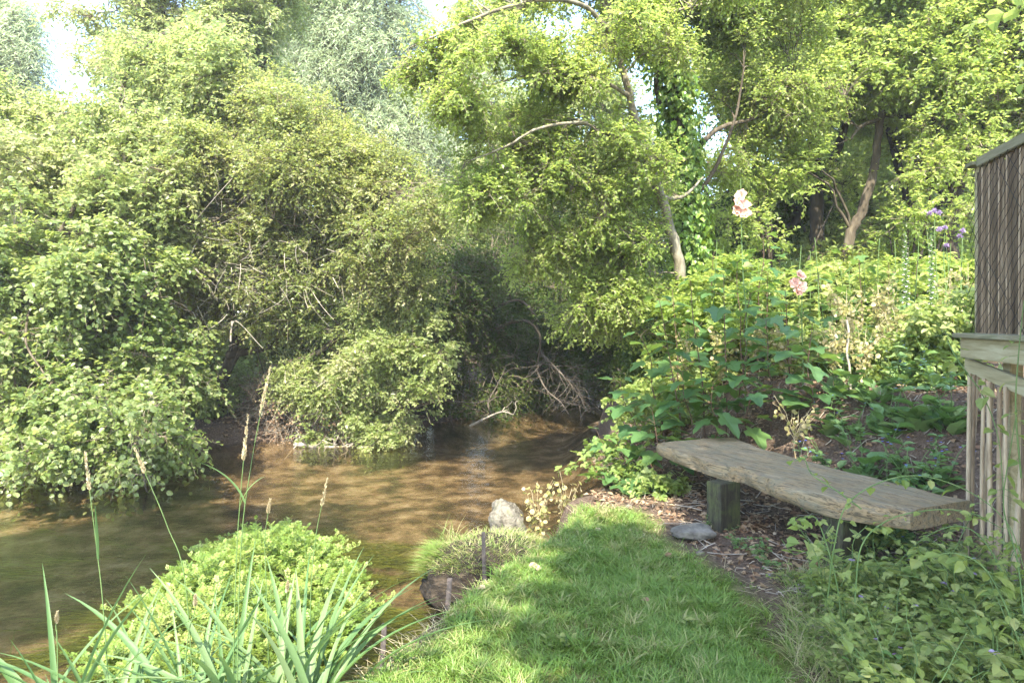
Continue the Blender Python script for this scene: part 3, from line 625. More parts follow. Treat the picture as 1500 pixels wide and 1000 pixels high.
# trees far behind: one crown, copied
b = np.array([0., 0, 0])
far = tree('distant_tree', 'distant leafy tree in the belt beyond the banks', 'tree', b, [([b, (0, 0, 3), (.3, 0, 6), (0, .2, 9)], .3, .08)],
     [((0, 0, 7.5), (3.2, 3.2, 3)), ((-2.2, 0, 5), (2.4, 2.4, 2.2)), ((2.3, .5, 5), (2.4, 2.4, 2.4)), ((0, -1, 3.2), (3, 2.4, 2.2))], 2600, 'kite', .15, 'leaf_dark', group='belt of trees far behind the river', K=3, L=.6, n=7, nsec=30, gap=.05, gs=1.2, seed=60, seg=1, twig=False)
FARS = [(-22, 30, 1.1), (-15.5, 31, 1.15), (-9.5, 32, 1.05), (-4.5, 34, 1.1), (1.5, 35, .95), (7, 33, .8), (12, 33, .95), (18, 31, 1.0), (24, 28, 1.1), (-28, 24, 1.05), (-18, 19, .8), (-12.5, 19, .75)]
for k, (x, y, s) in enumerate(FARS):
    if k == 0: r = far
    else:
        r = far.copy(); COL.objects.link(r)
        for ch in far.children:
            c = ch.copy(); COL.objects.link(c); c.parent = r
    r.location = (x, y, float(ground(np.array([x]), np.array([y]))[0][0]) - .1); r.scale = (s, s, s); r.rotation_euler = (0, 0, k * 1.7)

# tree beside the deck: stands right of the picture, its leafy twigs reach into the top right corner; its unseen crown is shaped to shade lawn and bench
b = np.array([5.6, .4, gz(5.6, .4)])
tree('chestnut_tree', 'tree behind the deck whose leafy twigs hang into the top right corner', 'tree', b,
     [([b, (5.6, .3, 2.5), (5.2, 0, 5), (4.4, -.6, 8)], .2, .06), ([(5.5, .2, 3.6), (5.2, 2, 4.8), (4.6, 3.6, 4.6), (4.0, 4.7, 4.1)], .07, .008), ([(5.2, 0, 5), (3.6, -.8, 6.4), (2, -1.2, 7), (.6, -1.6, 7.2)], .09, .02), ([(5.2, 0, 5), (4, 1.2, 6.2), (3, 1.2, 6.8)], .06, .01)],
     [((2.6, -.9, 7.0), (1.7, 1.6, .9)), ((1.3, -.2, 7.0), (.9, .9, .5), 1.4), ((.9, .35, 7.3), (.7, .4, .3)), ((.7, -2.0, 7.1), (.75, .8, .45)), ((.9, 1.1, 7.3), (.7, .4, .3)), ((.9, 2.3, 7.4), (1.0, .6, .3), .8), ((2.0, 2.6, 7.6), (.6, .5, .3), .5), ((-.1, -1.7, 7.2), (.6, .8, .35)), ((-1.05, -1.6, 7.1), (.3, .4, .3), .6), ((-.1, -.75, 7.3), (.6, .5, .3)),  ((4.2, -1.0, 7.0), (1.6, 2.2, 1.4)), ((2.4, -2.9, 6.8), (1.2, .7, .7), .2), ((2.4, .9, 7.2), (1.1, .5, .5)), ((5.6, -2.0, 6.4), (1.6, 2, 1.4)), ((3.9, 5.0, 3.98), (.35, .3, .1), .8), ((4.4, 4.2, 4.5), (.4, .5, .25))],
     2700, 'oval', .12, 'leaf_canopy', K=4, L=.38, n=7, droop=.2, nsec=60, gap=.02, gs=.6, seed=70, seg=1, flat=1.)
b = np.array([-6.2, -1.2, gz(-6.2, -1.2)])  # alder added out of view, its crown placed to dapple the left shallows
tree('alder_tree', 'unseen alder added on the near bank to dapple the shallows at the left', 'tree', b,
     [([b, (-6, -.8, 3), (-5.6, -.2, 5.5), (-5.2, .2, 8)], .16, .05)], [((-5.6, .4, 7.0), (1.5, 1.7, 1.0)), ((-4.5, 1.7, 7.3), (1.3, .8, .7)), ((-6.6, -.6, 6.6), (1.5, 1.6, 1.1)), ((-5.0, .6, 7.6), (1.3, 1.4, .7))], 1800, 'oval', .09, 'leaf_thorn', K=4, L=.4, n=7, nsec=30, gap=.1, gs=.6, seed=72, seg=1, flat=1.)
# ------------------------------------------------------------------ lawn grass
def ribbons(mb, base, d, up, h, w, bend, m=4, tone=None, mat=0, fold=False, tipw=.08, side=None):
    """grass blades: base (N,3), lean direction d (N,3), height h, width w, bend"""
    n = len(base); t = np.linspace(0, 1, m)[None, :, None]
    h = np.broadcast_to(h, (n,))[:, None, None]; bend = np.broadcast_to(bend, (n,))[:, None, None]
    path = base[:, None] + up[:, None] * h * (t - .35 * bend * t ** 3) + d[:, None] * h * bend * t ** 2
    if side is None: side = nrm(np.cross(d, np.array([0, 0, 1.])) + rng.normal(0, .3, d.shape))
    w = np.broadcast_to(w, (n,))[:, None, None]
    prof = (np.minimum(1, .65 + t * 1.2) * (1 - t ** 2.2) + tipw * t) * w / 2
    A, B = path - side[:, None] * prof, path + side[:, None] * prof
    if fold:
        nrmv = nrm(np.cross(side[:, None], np.gradient(path, axis=1)))
        Cc = path - nrmv * prof * .5
        V = np.stack([A, Cc, B], 2).reshape(-1, 3); k = 3
    else:
        V = np.stack([A, B], 2).reshape(-1, 3); k = 2
    i = (np.arange(n)[:, None, None] * m * k + np.arange(m - 1)[None, :, None] * k + np.arange(k - 1)[None, None, :]).reshape(-1)
    F = np.stack([i, i + 1, i + k + 1, i + k], -1)
    if tone is None: tone = rng.random(n)
    mb.add(V, F, np.repeat(tone, (m - 1) * (k - 1)), mat)
    return path

def scatter(n, x0, x1, y0, y1):
    x = rng.uniform(x0, x1, n); y = rng.uniform(y0, y1, n)
    return x, y

x, y = scatter(330000, -.8, 1.6, 2.3, 6.1)
p3 = np.stack([x, y, 0 * x], -1)
lm = lawnmask(x, y)
edge = poly_sd(x, y, LAWN)
patch = wob(p3, .3, 31) * .6 + wob(p3, .09, 32) * .5
keep = rng.random(len(x)) < lm * np.clip(.55 + .5 * patch - .35 * sstep(-.35, .05, edge) * (x > .7), .04, 1)
x, y, patch, edge, p3 = x[keep], y[keep], patch[keep], edge[keep], p3[keep]
z = ground(x, y)[0]
n = len(x)
dry = sstep(.15, .7, wob(p3, .38, 33) * .7 + rng.normal(0, .35, n) + .6 * sstep(-.3, 0, edge) + .3 * sstep(4.2, 5.8, y) - .12)
tone = np.clip(rng.random(n) * .58 + .05 + .42 * dry * rng.random(n) + .12 * dry + .10 * wob(p3, .5, 38), 0, 1)
a = rng.random(n) * 6.28
lean = np.stack([np.cos(a), np.sin(a), 0 * a], -1)
flow = np.stack([wob(p3, .25, 35), wob(p3, .25, 36), 0 * x], -1)
d = nrm(lean + 1.1 * flow)
h = (.022 + .035 * rng.random(n) ** 1.5) * (1 + .55 * np.clip(patch, -.8, 1.2)) * (1 + .5 * (wob(p3, .16, 37) > .5))
h = h * (1 - .35 * dry)
mb = MB()
ribbons(mb, np.stack([x, y, z - .004], -1), d, nrm(np.stack([0 * x, 0 * x, 1 + 0 * x], -1) + .35 * d), h, .0042 + .0025 * rng.random(n), .25 + .9 * rng.random(n) ** 1.5, 4, tone)
# longer tufts
k = rng.choice(n, 420)
tx = np.repeat(x[k], 22) + rng.normal(0, .018, 420 * 22); ty = np.repeat(y[k], 22) + rng.normal(0, .018, 420 * 22)
tz = ground(tx, ty)[0]; a = rng.random(len(tx)) * 6.28; d = np.stack([np.cos(a), np.sin(a), 0 * a], -1)
tt = np.clip(np.repeat(rng.random(420) * .6, 22) + .3 * rng.random(len(tx)), 0, .95)
ribbons(mb, np.stack([tx, ty, tz - .004], -1), d, nrm(.4 * d + [0, 0, 1]), .05 + .06 * rng.random(len(tx)), .0055, .3 + .8 * rng.random(len(tx)), 5, tt)
o = mb.build('lawn_grass', M['grass']); tag(o, 'short green lawn with dry patches between river and bench', 'grass', None, 'stuff')
# straw along the edge of the lawn and under the bench
x, y = scatter(90000, -1, 3.4, 2.4, 8.5)
ed = poly_sd(x, y, LAWN); rv = poly_sd(x, y, RIVER)
p3 = np.stack([x, y, 0 * x], -1)
pr = .55 * sstep(.14, .02, np.abs(ed + .02)) * (x < .9) + .07 * sstep(.3, .05, ed) * (ed > 0) * (x > .9) + .035 * (wob(p3, .3, 41) > .1) * (ed > 0)
keep = (rng.random(len(x)) < pr) & (rv > .02)
x, y = x[keep], y[keep]; z = ground(x, y)[0]; n = len(x)
a = rng.random(n) * 6.28; d = np.stack([np.cos(a), np.sin(a), 0 * a], -1)
mb = MB(); ribbons(mb, np.stack([x, y, z], -1), d, nrm(d * 1.6 + np.stack([0 * x, 0 * x, rng.random(n) * .9], -1)), .05 + .1 * rng.random(n), .003, .2 + .5 * rng.random(n), 4)
o = mb.build('dry_grass', M['straw']); tag(o, 'dry straw strewn along the lawn edge and around the bench legs', 'dry grass', None, 'stuff')
# leaf litter on the soil
x, y = scatter(30000, .7, 4.6, 2.6, 9.5)
ed = poly_sd(x, y, LAWN); rv = poly_sd(x, y, RIVER); p3 = np.stack([x, y, 0 * x], -1)
keep = (rv > .05) & (rng.random(len(x)) < sstep(0, .25, ed) * np.clip(.45 + .6 * wob(p3, .35, 51), .02, 1))
x, y = x[keep], y[keep]
x2, y2 = scatter(9000, -8.5, 1, 9, 15.5); rv2 = poly_sd(x2, y2, RIVER); k2 = (rv2 > .03) & (rv2 < 2.2)
x, y = np.concatenate([x, x2[k2]]), np.concatenate([y, y2[k2]])
z = ground(x, y)[0]; n = len(x); a = rng.random(n) * 6.28
mb = MB(); leaves(mb, 'kite', np.stack([x, y, z + .006 + .012 * rng.random(n)], -1), np.stack([np.cos(a), np.sin(a), rng.normal(0, .25, n)], -1), nrm(rng.normal(0, .45, (n, 3)) + [0, 0, 1]), .025 + .05 * rng.random(n) ** 2 + .02 * (y > 9))
o = mb.build('leaf_litter', M['leaf_dry']); tag(o, 'brown leaf litter on bare soil behind and under the bench', 'leaf litter', None, 'stuff')
# twigs on the soil
x, y = scatter(650, 1.2, 4.2, 3.4, 8.5); ed = poly_sd(x, y, LAWN); k = (ed > .1); x, y = x[k], y[k]; n = len(x); a = rng.random(n) * 6.28
l = .05 + .22 * rng.random(n) ** 2; q = np.stack([x, y], -1); v = np.stack([np.cos(a), np.sin(a)], -1) * l[:, None]
pts = np.stack([q - v / 2, q + v * .05 + rng.normal(0, .01, q.shape), q + v / 2], 1); pz = ground(pts[..., 0], pts[..., 1])[0] + .012 + .03 * rng.random((n, 3))
mb = MB(); tubes(mb, np.concatenate([pts, pz[..., None]], -1), (.0015 + .0025 * rng.random(n))[:, None] * np.ones((1, 3)), 4)
o = mb.build('twig_litter', M['deadwood']); tag(o, 'thin dead twigs scattered over the soil mound', 'twigs', None, 'stuff')

# ------------------------------------------------------------------ plank bench
def woodmat(name, stops, rotz, sc_=(1.2, 14, 14), scale=2.2, bump=.5, moss=None, rough=.8, cracks=True, rough_n=.7):
    m, N, L, out = mat(name)
    tc = N('ShaderNodeTexCoord'); mp = N('ShaderNodeMapping'); mp.vector_type = 'TEXTURE'
    mp.inputs['Rotation'].default_value = rotz if isinstance(rotz, tuple) else (0, 0, rotz); mp2 = N('ShaderNodeMapping'); mp2.inputs['Scale'].default_value = sc_
    L(tc.outputs['Object'], mp.inputs[0]); L(mp.outputs[0], mp2.inputs[0])
    n = N('ShaderNodeTexNoise', Scale=scale, Detail=10, Roughness=rough_n, Distortion=.5); L(mp2.outputs[0], n.inputs['Vector'])
    r = ramp(N, stops); L(n.outputs[0], r.inputs[0])
    col = r.outputs[0]
    if moss:
        n2 = N('ShaderNodeTexNoise', Scale=5, Detail=6, Roughness=.7); L(mp.outputs[0], n2.inputs['Vector'])
        r2 = ramp(N, [(.45, (0, 0, 0)), (.65, (1, 1, 1))]); L(n2.outputs[0], r2.inputs[0])
        x = N('ShaderNodeMixRGB'); x.inputs[2].default_value = (*moss, 1); 
        mu = N('ShaderNodeMath', operation='MULTIPLY'); mu.inputs[1].default_value = .6; L(r2.outputs[0], mu.inputs[0]); mu.inputs[1].default_value = .38; L(mu.outputs[0], x.inputs[0]); L(col, x.inputs[1]); col = x.outputs[0]
    hgt = n.outputs[0]
    if cracks:
        mp3 = N('ShaderNodeMapping'); mp3.inputs['Scale'].default_value = (.9, 9, 9); L(mp.outputs[0], mp3.inputs[0])
        n3 = N('ShaderNodeTexNoise', Scale=3, Detail=3, Roughness=.6); L(mp3.outputs[0], n3.inputs['Vector'])
        r3 = ramp(N, [(.475, (1, 1, 1)), (.497, (.14, .12, .11)), (.512, (1, 1, 1))]); L(n3.outputs[0], r3.inputs[0])
        x = N('ShaderNodeMixRGB', blend_type='MULTIPLY'); x.inputs[0].default_value = .75; L(col, x.inputs[1]); L(r3.outputs[0], x.inputs[2]); col = x.outputs[0]
        ml = N('ShaderNodeMath', operation='MULTIPLY_ADD'); ml.inputs[1].default_value = .6; L(r3.outputs[0], ml.inputs[0]); L(n.outputs[0], ml.inputs[2]); hgt = ml.outputs[0]
    b = N('ShaderNodeBsdfPrincipled', Roughness=rough); b.inputs['Specular IOR Level'].default_value = .25; L(col, b.inputs['Base Color'])
    bp = N('ShaderNodeBump', Strength=bump, Distance=.012); L(hgt, bp.inputs['Height']); L(bp.outputs[0], b.inputs['Normal'])
    L(b.outputs[0], out.inputs[0]); return m
M['plank'] = woodmat('plank', [(.27, (.025, .02, .014)), (.38, (.09, .066, .038)), (.48, (.245, .175, .092)), (.56, (.12, .10, .068)), (.66, (.28, .215, .125)), (.82, (.37, .315, .21))], math.radians(-61), rough_n=.62, bump=.6, moss=(.12, .125, .085))
M['sleeper'] = woodmat('sleeper', [(.3, (.012, .011, .008)), (.5, (.032, .029, .019)), (.7, (.07, .064, .036))], (0, math.radians(90), 0), moss=(.1, .13, .03))
M['deckwood'] = woodmat('deckwood', [(.3, (.15, .12, .06)), (.5, (.27, .23, .13)), (.7, (.38, .34, .22))], math.radians(75), (.8, 10, 10), cracks=False, bump=.35)
M['cane'] = roughmat('cane', [(.3, (.10, .07, .042)), (.5, (.22, .16, .10)), (.7, (.36, .285, .19))], 7, .6, .15, (3, 3, .6), tone=.5)
M['reedscreen'] = roughmat('reedscreen', [(.25, (.085, .062, .038)), (.45, (.165, .122, .075)), (.6, (.24, .185, .12)), (.8, (.36, .295, .205))], 6, .8, .3, (4, 4, .5), tone=.6)
M['net'] = roughmat('net', [(.3, (.01, .01, .012)), (.7, (.02, .02, .022))], 5, .6, 0)
M['rail'] = woodmat('rail', [(.3, (.09, .085, .05)), (.5, (.18, .16, .1)), (.7, (.3, .27, .19))], math.radians(75), (.8, 10, 10), moss=(.1, .13, .06), cracks=False)
M['iron'] = roughmat('iron', [(.3, (.03, .026, .024)), (.55, (.07, .06, .055)), (.75, (.14, .1, .08))], 30, .75, .4)

FR = np.array([(1.37, 6.38), (1.45, 6.05), (1.53, 5.74), (1.6, 5.52), (1.70, 5.36), (1.80, 5.30), (1.84, 5.05), (1.91, 4.72), (2.02, 4.42), (2.2, 4.24), (2.395, 4.08)])
BK = np.array([(2.17, 6.65), (2.2, 6.35), (2.25, 6.05), (2.36, 5.7), (2.46, 5.38), (2.55, 5.14), (2.65, 4.91), (2.73, 4.68), (2.79, 4.48), (2.85, 4.39), (2.90, 4.31)])
f = catmull(np.c_[FR, 0 * FR[:, 0]], 6)[:, :2]; k = catmull(np.c_[BK, 0 * BK[:, 0]], 6)[:, :2]
ns = len(f); nw = 14; bench_c = np.array([2.1, 5.3, gz(2.1, 5.3)])
u = np.linspace(0, 1, nw)
top = f[:, None] * (1 - u)[None, :, None] + k[:, None] * u[None, :, None]
P3 = lambda q: np.concatenate([q, 0 * q[..., :1]], -1)
zt = .47 + .006 * wob(P3(top), .35, 61) + .003 * wob(P3(top), .08, 62) - .012 * np.exp(-((u[None, :]) / .05) ** 2) - .008 * np.exp(-((1 - u[None, :]) / .05) ** 2)
TOP = np.concatenate([top, zt[..., None]], -1)
out_dir = nrm(f - k)
bul = np.array([.008, .02, .022, .006]); zz = np.array([.458, .435, .39, .355])
lump = .03 * wob(P3(f), .2, 63) + .013 * wob(P3(f), .06, 64)
FRONT = np.stack([np.concatenate([f + out_dir * (b_ + lump * w_)[:, None] if np.ndim(b_) else f + out_dir * (b_ + lump * w_)[:, None], np.full((ns, 1), z_) + .006 * wob(P3(f), .2, 65)[:, None]], -1) for b_, z_, w_ in zip(bul, zz, (.5, 1, 1, .7))], 1)
bot = f[:, None] * (1 - u)[None, :, None] + k[:, None] * u[None, :, None]
BOT = np.concatenate([bot, np.full(bot.shape[:2] + (1,), .344) + .01 * wob(P3(bot), .3, 66)[..., None]], -1)
BACK = np.stack([np.concatenate([k - out_dir * b_, np.full((ns, 1), z_)], -1) for b_, z_ in ((.012, .39), (.02, .42), (.01, .45))], 1)
ring = np.concatenate([TOP, BACK[:, ::-1], BOT[:, ::-1], FRONT[:, ::-1]], 1)   # stations x ring
nr = ring.shape[1]
root = empty('plank_bench', bench_c, 'rustic bench of one thick weathered wooden plank on two sleeper blocks', 'bench')
mb = MB(); i = (np.arange(ns - 1)[:, None] * nr + np.arange(nr)[None]).ravel(); j = (np.arange(ns - 1)[:, None] * nr + (np.arange(nr)[None] + 1) % nr).ravel()
mb.add((ring - bench_c).reshape(-1, 3), np.stack([i, j, j + nr, i + nr], -1), .5)
for e, rv in ((0, 0), (ns - 1, 1)):   # end grain faces
    r_ = ring[e] - bench_c; c_ = r_.mean(0); nn = len(r_)
    F = [[a, (a + 1) % nn, nn] if not rv else [(a + 1) % nn, a, nn] for a in range(nn)]
    mb.add(np.concatenate([r_, c_[None]]), np.array(F), .5)
mb.build('seat', M['plank'], root, sharp=50)
def boxmesh(mb, c, ax, ay, az, hx, hy, hz, bev=.006, tone=.5, mat=0):
    """bevelled box: centre, unit axes, half sizes"""
    c, ax, ay, az = map(lambda q: np.asarray(q, float), (c, ax, ay, az))
    import bmesh
    bm = bmesh.new(); bmesh.ops.create_cube(bm, size=2)
    for v in bm.verts: v.co = (v.co.x * hx, v.co.y * hy, v.co.z * hz)
    bmesh.ops.bevel(bm, geom=bm.edges[:], offset=bev, segments=2, affect='EDGES')
    bm.verts.ensure_lookup_table()
    V = np.array([v.co[:] for v in bm.verts]); V = c + V[:, :1] * ax + V[:, 1:2] * ay + V[:, 2:] * az
    for q in (3, 4):
        F = np.array([[v.index for v in f_.verts] for f_ in bm.faces if len(f_.verts) == q])
        if len(F): mb.add(V, F, tone, mat)
    bm.free()
dx = np.array([.85, .53, 0]); dy = np.array([-.53, .85, 0]); up = np.array([0, 0, 1.])
for (cx, cy, hl) in ((1.66, 5.36, .11), (2.2, 4.5, .14)):
    zb = gz(cx, cy) - .12
    mb = MB(); boxmesh(mb, np.array([cx, cy, (.345 + zb) / 2]) - bench_c, dx, dy, up, hl, .075, (.345 - zb) / 2, .005)
    mb.build('leg', M['sleeper'], root, sharp=40)

# ------------------------------------------------------------------ deck with screen
Cn = np.array([3.02, 4.46]); e = nrm(np.array([-.24, -.97])); nrmr = np.array([-e[1], e[0]])   # e runs towards the viewer, nrmr into the deck
nrmr = nrmr if nrmr[0] > 0 else -nrmr
def D(a, b_, z): return np.array([*(Cn + e * a + nrmr * b_), z])
E3, N3 = np.array([*e, 0]), np.array([*nrmr, 0])
dz = 1.52
deck_o = np.array([*(Cn + e * 1.5 + nrmr * 1.2), 0.])
root = empty('wooden_deck', deck_o, 'raised wooden deck with netted reed screen at the right edge', 'deck')
def dbox(name, m_, boxes, parent=None, bev=.005):
    mb = MB()
    for (a0, a1, b0, b1, z0, z1) in boxes:
        boxmesh(mb, D((a0 + a1) / 2, (b0 + b1) / 2, (z0 + z1) / 2) - deck_o, E3, N3, up, (a1 - a0) / 2, (b1 - b0) / 2, (z1 - z0) / 2, bev, rng.random())
    return mb.build(name, M[m_], parent or root, sharp=40)
dbox('deck_boards', 'rail', [(-.09, 3.4, -.10 + .147 * q, .04 + .147 * q, dz - .03, dz) for q in range(14)])
dbox('fascia', 'deckwood', [(-.05, 3.4, -.065, -.025, dz - .16, dz - .033), (-.05, -.01, -.022, 1.9, dz - .145, dz - .033)])
for bx_ in [(.28, .38, .05, .12, gz(3.05, 4.2) - .2, dz - .148), (2.2, 2.3, .05, .12, -.1, dz - .148), (.28, .38, 1.7, 1.77, 0, dz - .148)]: dbox('post', 'deckwood', [bx_])
# lower rail, slightly sloping, and canes
def cane_part(name, m_, items, parent=root, sides=6):
    mb = MB()
    for (p0, p1, r, tn) in items:
        q = np.stack([np.asarray(p0), (np.asarray(p0) + p1) / 2 + rng.normal(0, .003, 3), np.asarray(p1)]) - deck_o
        tubes(mb, q[None], np.array([[r, r * .96, r * .92]]), sides, np.array([tn]))
    return mb.build(name, M[m_], parent, smooth=True)
mb = MB()
sl = np.array([*(e * 1.0), -.10]); sl = sl / np.linalg.norm(sl); su = nrm(np.cross(N3, sl)); su = su if su[2] > 0 else -su
boxmesh(mb, D(1.45, -.005, 1.30 - .145) - deck_o, sl, N3, su, 1.55, .02, .045, .005)
mb.build('lower_rail', M['deckwood'], root, sharp=40)
it = []
for a in np.arange(-.04, 3.0, .072):
    zt_ = 1.25 - .10 * (a + .05) + rng.normal(0, .004); xy = Cn + e * a
    zb = gz(*xy) - .03
    it.append((D(a + rng.normal(0, .012), -.045 + rng.normal(0, .004), zb), D(a, .028 * rng.choice([-1.4, 1.4]) , zt_ + .02), .010 + .005 * rng.random(), rng.random()))
cane_part('bamboo_slats', 'cane', it)
scr_o = D(0, 0, dz)
sroot = empty('reed_screen', scr_o, 'dark reed screen panel under black netting standing on the wooden deck', 'screen')
mb = MB()
for a in np.arange(.03, 3.3, .0145):
    r = .005 + .006 * rng.random()
    tubes(mb, (np.stack([D(a + rng.normal(0, .004), .02 + rng.normal(0, .006), dz + .003), D(a + rng.normal(0, .006), .02 + rng.normal(0, .004), dz + .55), D(a + rng.normal(0, .006), .02, dz + 1.08 - .05 * rng.random())]) - scr_o)[None], r, 5, np.array([rng.random() * .5]))
mb.build('reeds', M['reedscreen'], sroot, smooth=True)
mb = MB()
for a in np.arange(.10, 3.3, .115):
    a += rng.normal(0, .02)
    tubes(mb, (np.stack([D(a, .008, dz), D(a + .003, .006, dz + .5), D(a + rng.normal(0, .006), .008, dz + 1.06)]) - scr_o)[None], .0055, 5, np.array([.6]))
mb.build('battens', M['cane'], sroot, smooth=True)
mb = MB(); mb2 = MB()
boxmesh(mb, D(1.68, .02, dz + 1.10) - scr_o, E3, N3, up, 1.62, .032, .03, .005)
mb.build('top_rail', M['rail'], sroot, sharp=40)
mb = MB(); boxmesh(mb, D(-.02, .06, dz + .545) - scr_o, E3, N3, up, .038, .038, .545, .005); mb.build('corner_post', M['deckwood'], sroot, sharp=40)
mb = MB(); boxmesh(mb, D(-.02, .06, dz + 1.103) - scr_o, E3, N3, up, .055, .09, .013, .004); mb.build('post_cap', M['rail'], sroot, sharp=40)
mb = MB(); sp = .043; W_, H_ = 3.2, 1.06
s_ = np.linspace(0, 1, 30)
for k_ in np.arange(-H_, W_, sp * 2.):      # two families of sagging diagonals
    for sg in ((1, -1) if int(k_ * 50) % 3 == 0 else (1,)):
        aa = (k_ + H_ * s_) if sg > 0 else (k_ + H_ * (1 - s_))
        ok = (aa > -.05) & (aa < W_)
        if ok.sum() < 3: continue
        aa, ss = aa[ok], s_[ok]
        pth = np.stack([D(a, -.008 - .012 * abs(math.sin(a * 9 + t_ * 7)), dz + .01 + H_ * t_) for a, t_ in zip(aa, ss)]) - scr_o
        pth[:, 2] += .006 * np.sin(aa * 9 + k_ * 40)
        tubes(mb, pth[None], .0018, 3)
mb.build('netting', M['net'], sroot)

# ------------------------------------------------------------------ stakes, turf clod, rock, stones
def stake(top, base, w_, label):
    root = empty('iron_stake', base, label, 'stake', None)
    c = np.stack([base, (base + top) / 2 + [.006, 0, 0], top]) - base
    mb = MB(); d_ = nrm(top - base); sx = nrm(np.cross(d_, [0, 1., 0])); sy = np.cross(sx, d_)
    boxmesh(mb, (base + top) / 2 - base, sx, sy, d_, w_, w_ * .55, np.linalg.norm(top - base) / 2, .003)
    o = mb.build('iron_stake_bar', M['iron'], None, sharp=40); o.location = base; o.name = 'iron_stake'
    bpy.data.objects.remove(root); tag(o, label, 'stake')
b_ = P(710, 838, 4.72); b_[2] -= .15; stake(P(708, 779, 4.72), b_, .013, 'upright rusty stake beside the eroded turf clod')
b_ = P(653, 884, 4.25); b_[2] -= .2; stake(P(659, 846, 4.3), b_, .016, 'short dark stake leaning at the water edge below the turf clod')
b_ = P(559, 955, 3.75); b_[2] -= .2; stake(P(563, 912, 3.8), b_, .014, 'short dark stake at the lawn corner by the watercress')

def lump(name, c, r, seed, m_, label, cat, rough=.25, sc_=.3, parent=None, subdiv=5, flatb=None):
    import bmesh
    bm = bmesh.new(); bmesh.ops.create_icosphere(bm, subdivisions=subdiv, radius=1)
    V = np.array([v.co[:] for v in bm.verts]); F = np.array([[v.index for v in f_.verts] for f_ in bm.faces]); bm.free()
    V = np.sign(V) * np.abs(V) ** .8
    V = V * (1 + rough * wob(V, .9, seed)[:, None] + rough * .45 * wob(V, .3, seed + 1)[:, None] + rough * .2 * wob(V, .12, seed + 2)[:, None])
    V = V * np.asarray(r)
    mb = MB(); mb.add(V, F, .5); o = mb.build(name, M[m_], parent, smooth=True)
    if parent is None: o.location = [float(q) for q in c]; tag(o, label, cat)
    return o, V
M['peat'] = roughmat('peat', [(.3, (.008, .006, .005)), (.5, (.022, .017, .012)), (.7, (.06, .045, .03))], 14, .95, 1, (1, 1, 2.5), dist=.04)  # dark peat soil, its tone deepened in place of shade on the front
M['chalk'] = roughmat('chalk', [(.3, (.03, .026, .018)), (.42, (.075, .066, .048)), (.52, (.15, .135, .105)), (.6, (.11, .105, .07)), (.72, (.08, .09, .03))], 9, .9, 1, dist=.05)
M['slate'] = roughmat('slate', [(.3, (.05, .045, .04)), (.5, (.12, .11, .09)), (.7, (.2, .185, .16))], 9, .9, 1, dist=.03)
clod_c = np.array([-.2, 5.3, -.37])
root = empty('turf_clod', clod_c, 'eroded grassy turf clod jutting into the water beside the stake', 'turf')
o, V = lump('soil', clod_c, (.5, .36, .24), 71, 'peat', None, None, .26, parent=root)
topv = V[(V[:, 2] > .13 + .05 * wob(V, .2, 75))]
k = rng.choice(len(topv), 5200); bp_ = topv[k] + rng.normal(0, .012, (5200, 3))
d = nrm(bp_ * [1, 1, 0] + rng.normal(0, .25, bp_.shape) * [1, 1, 0])
mb = MB(); ribbons(mb, bp_ - [0, 0, .01], d, nrm(d * .5 + [0, 0, 1]), (.025 + .05 * rng.random(5200)), .004, .3 + 1.0 * rng.random(5200), 4, np.clip(.35 + .65 * rng.random(5200), 0, 1))
lf = V[(V[:, 0] < -.3) & (V[:, 1] > -.15) & (V[:, 2] > 0)]; k = rng.choice(len(lf), 900); bp_ = lf[k]; d = nrm(bp_ * [1, 1, 0] + rng.normal(0, .15, bp_.shape) * [1, 1, 0])
ribbons(mb, bp_, d, nrm(d * .7 + [0, 0, 1]), .05 + .08 * rng.random(900), .005, .5 + rng.random(900), 5, .2 + .6 * rng.random(900))
ribbons(mb, np.array([-.25, .1, .12]) + rng.normal(0, .06, (60, 3)) * [1, 1, 0], nrm(rng.normal(0, 1, (60, 3)) * [1, 1, 0]), np.tile([0, 0, 1.], (60, 1)), .2 + .14 * rng.random(60), .006, .3 + .5 * rng.random(60), 5, .4 + .6 * rng.random(60))
o = mb.build('grass', M['grass'], root); o['kind'] = 'stuff'
o_, V = lump('boulder', P(742, 762, 6.1) + [0, 0, -.04], (.17, .17, .21), 81, 'chalk', 'pale lichen spotted boulder at the lawn tip beside the river', 'rock', .24)
lump('flat_stone', np.array([1.36, 5.12, .02]), (.17, .12, .045), 85, 'slate', 'flat grey stone beside the far leg of the bench', 'stone', .16, subdiv=4)
for q, (x_, y_, lb) in enumerate([(1.32, 4.78, 'small pale stone at the bare lawn edge below the flat stone'), (1.02, 5.95, 'small pale pebble on the lawn below the overhanging saplings')]):
    lump('pebble', np.array([x_, y_, gz(x_, y_) + .008]), (.03, .025, .018), 90 + q, 'chalk', lb, 'stone', .12, subdiv=3)

for q, (px, d, lb) in enumerate([(776, 4.45, 'pale fallen leaf standing in the grass below the turf clod'), (790, 4.4, 'second pale fallen leaf right beside the one below the turf clod'), (700, 4.1, 'pale fallen leaf flat at the left edge of the lawn'), (880, 5.2, 'pale fallen leaf at the far end of the lawn'), (985, 4.7, 'brown fallen leaf at the worn right side of the lawn'), (940, 3.9, 'brown fallen leaf in the middle of the lawn')]):
    x_ = (px - 750) / 1000 * d; mb = MB(); a_ = rng.random() * 6.28
    leaves(mb, 'round', np.zeros((1, 3)), np.array([[math.cos(a_), math.sin(a_), .5 if q < 2 else .15]]), np.array([[.2, -.5, 1.]]), .055, np.array([.95 if q < 4 else .4])); o = mb.build('fallen_leaf', M['leaf_dry']); o.location = (x_, d, gz(x_, d) + .025); tag(o, lb, 'leaf')
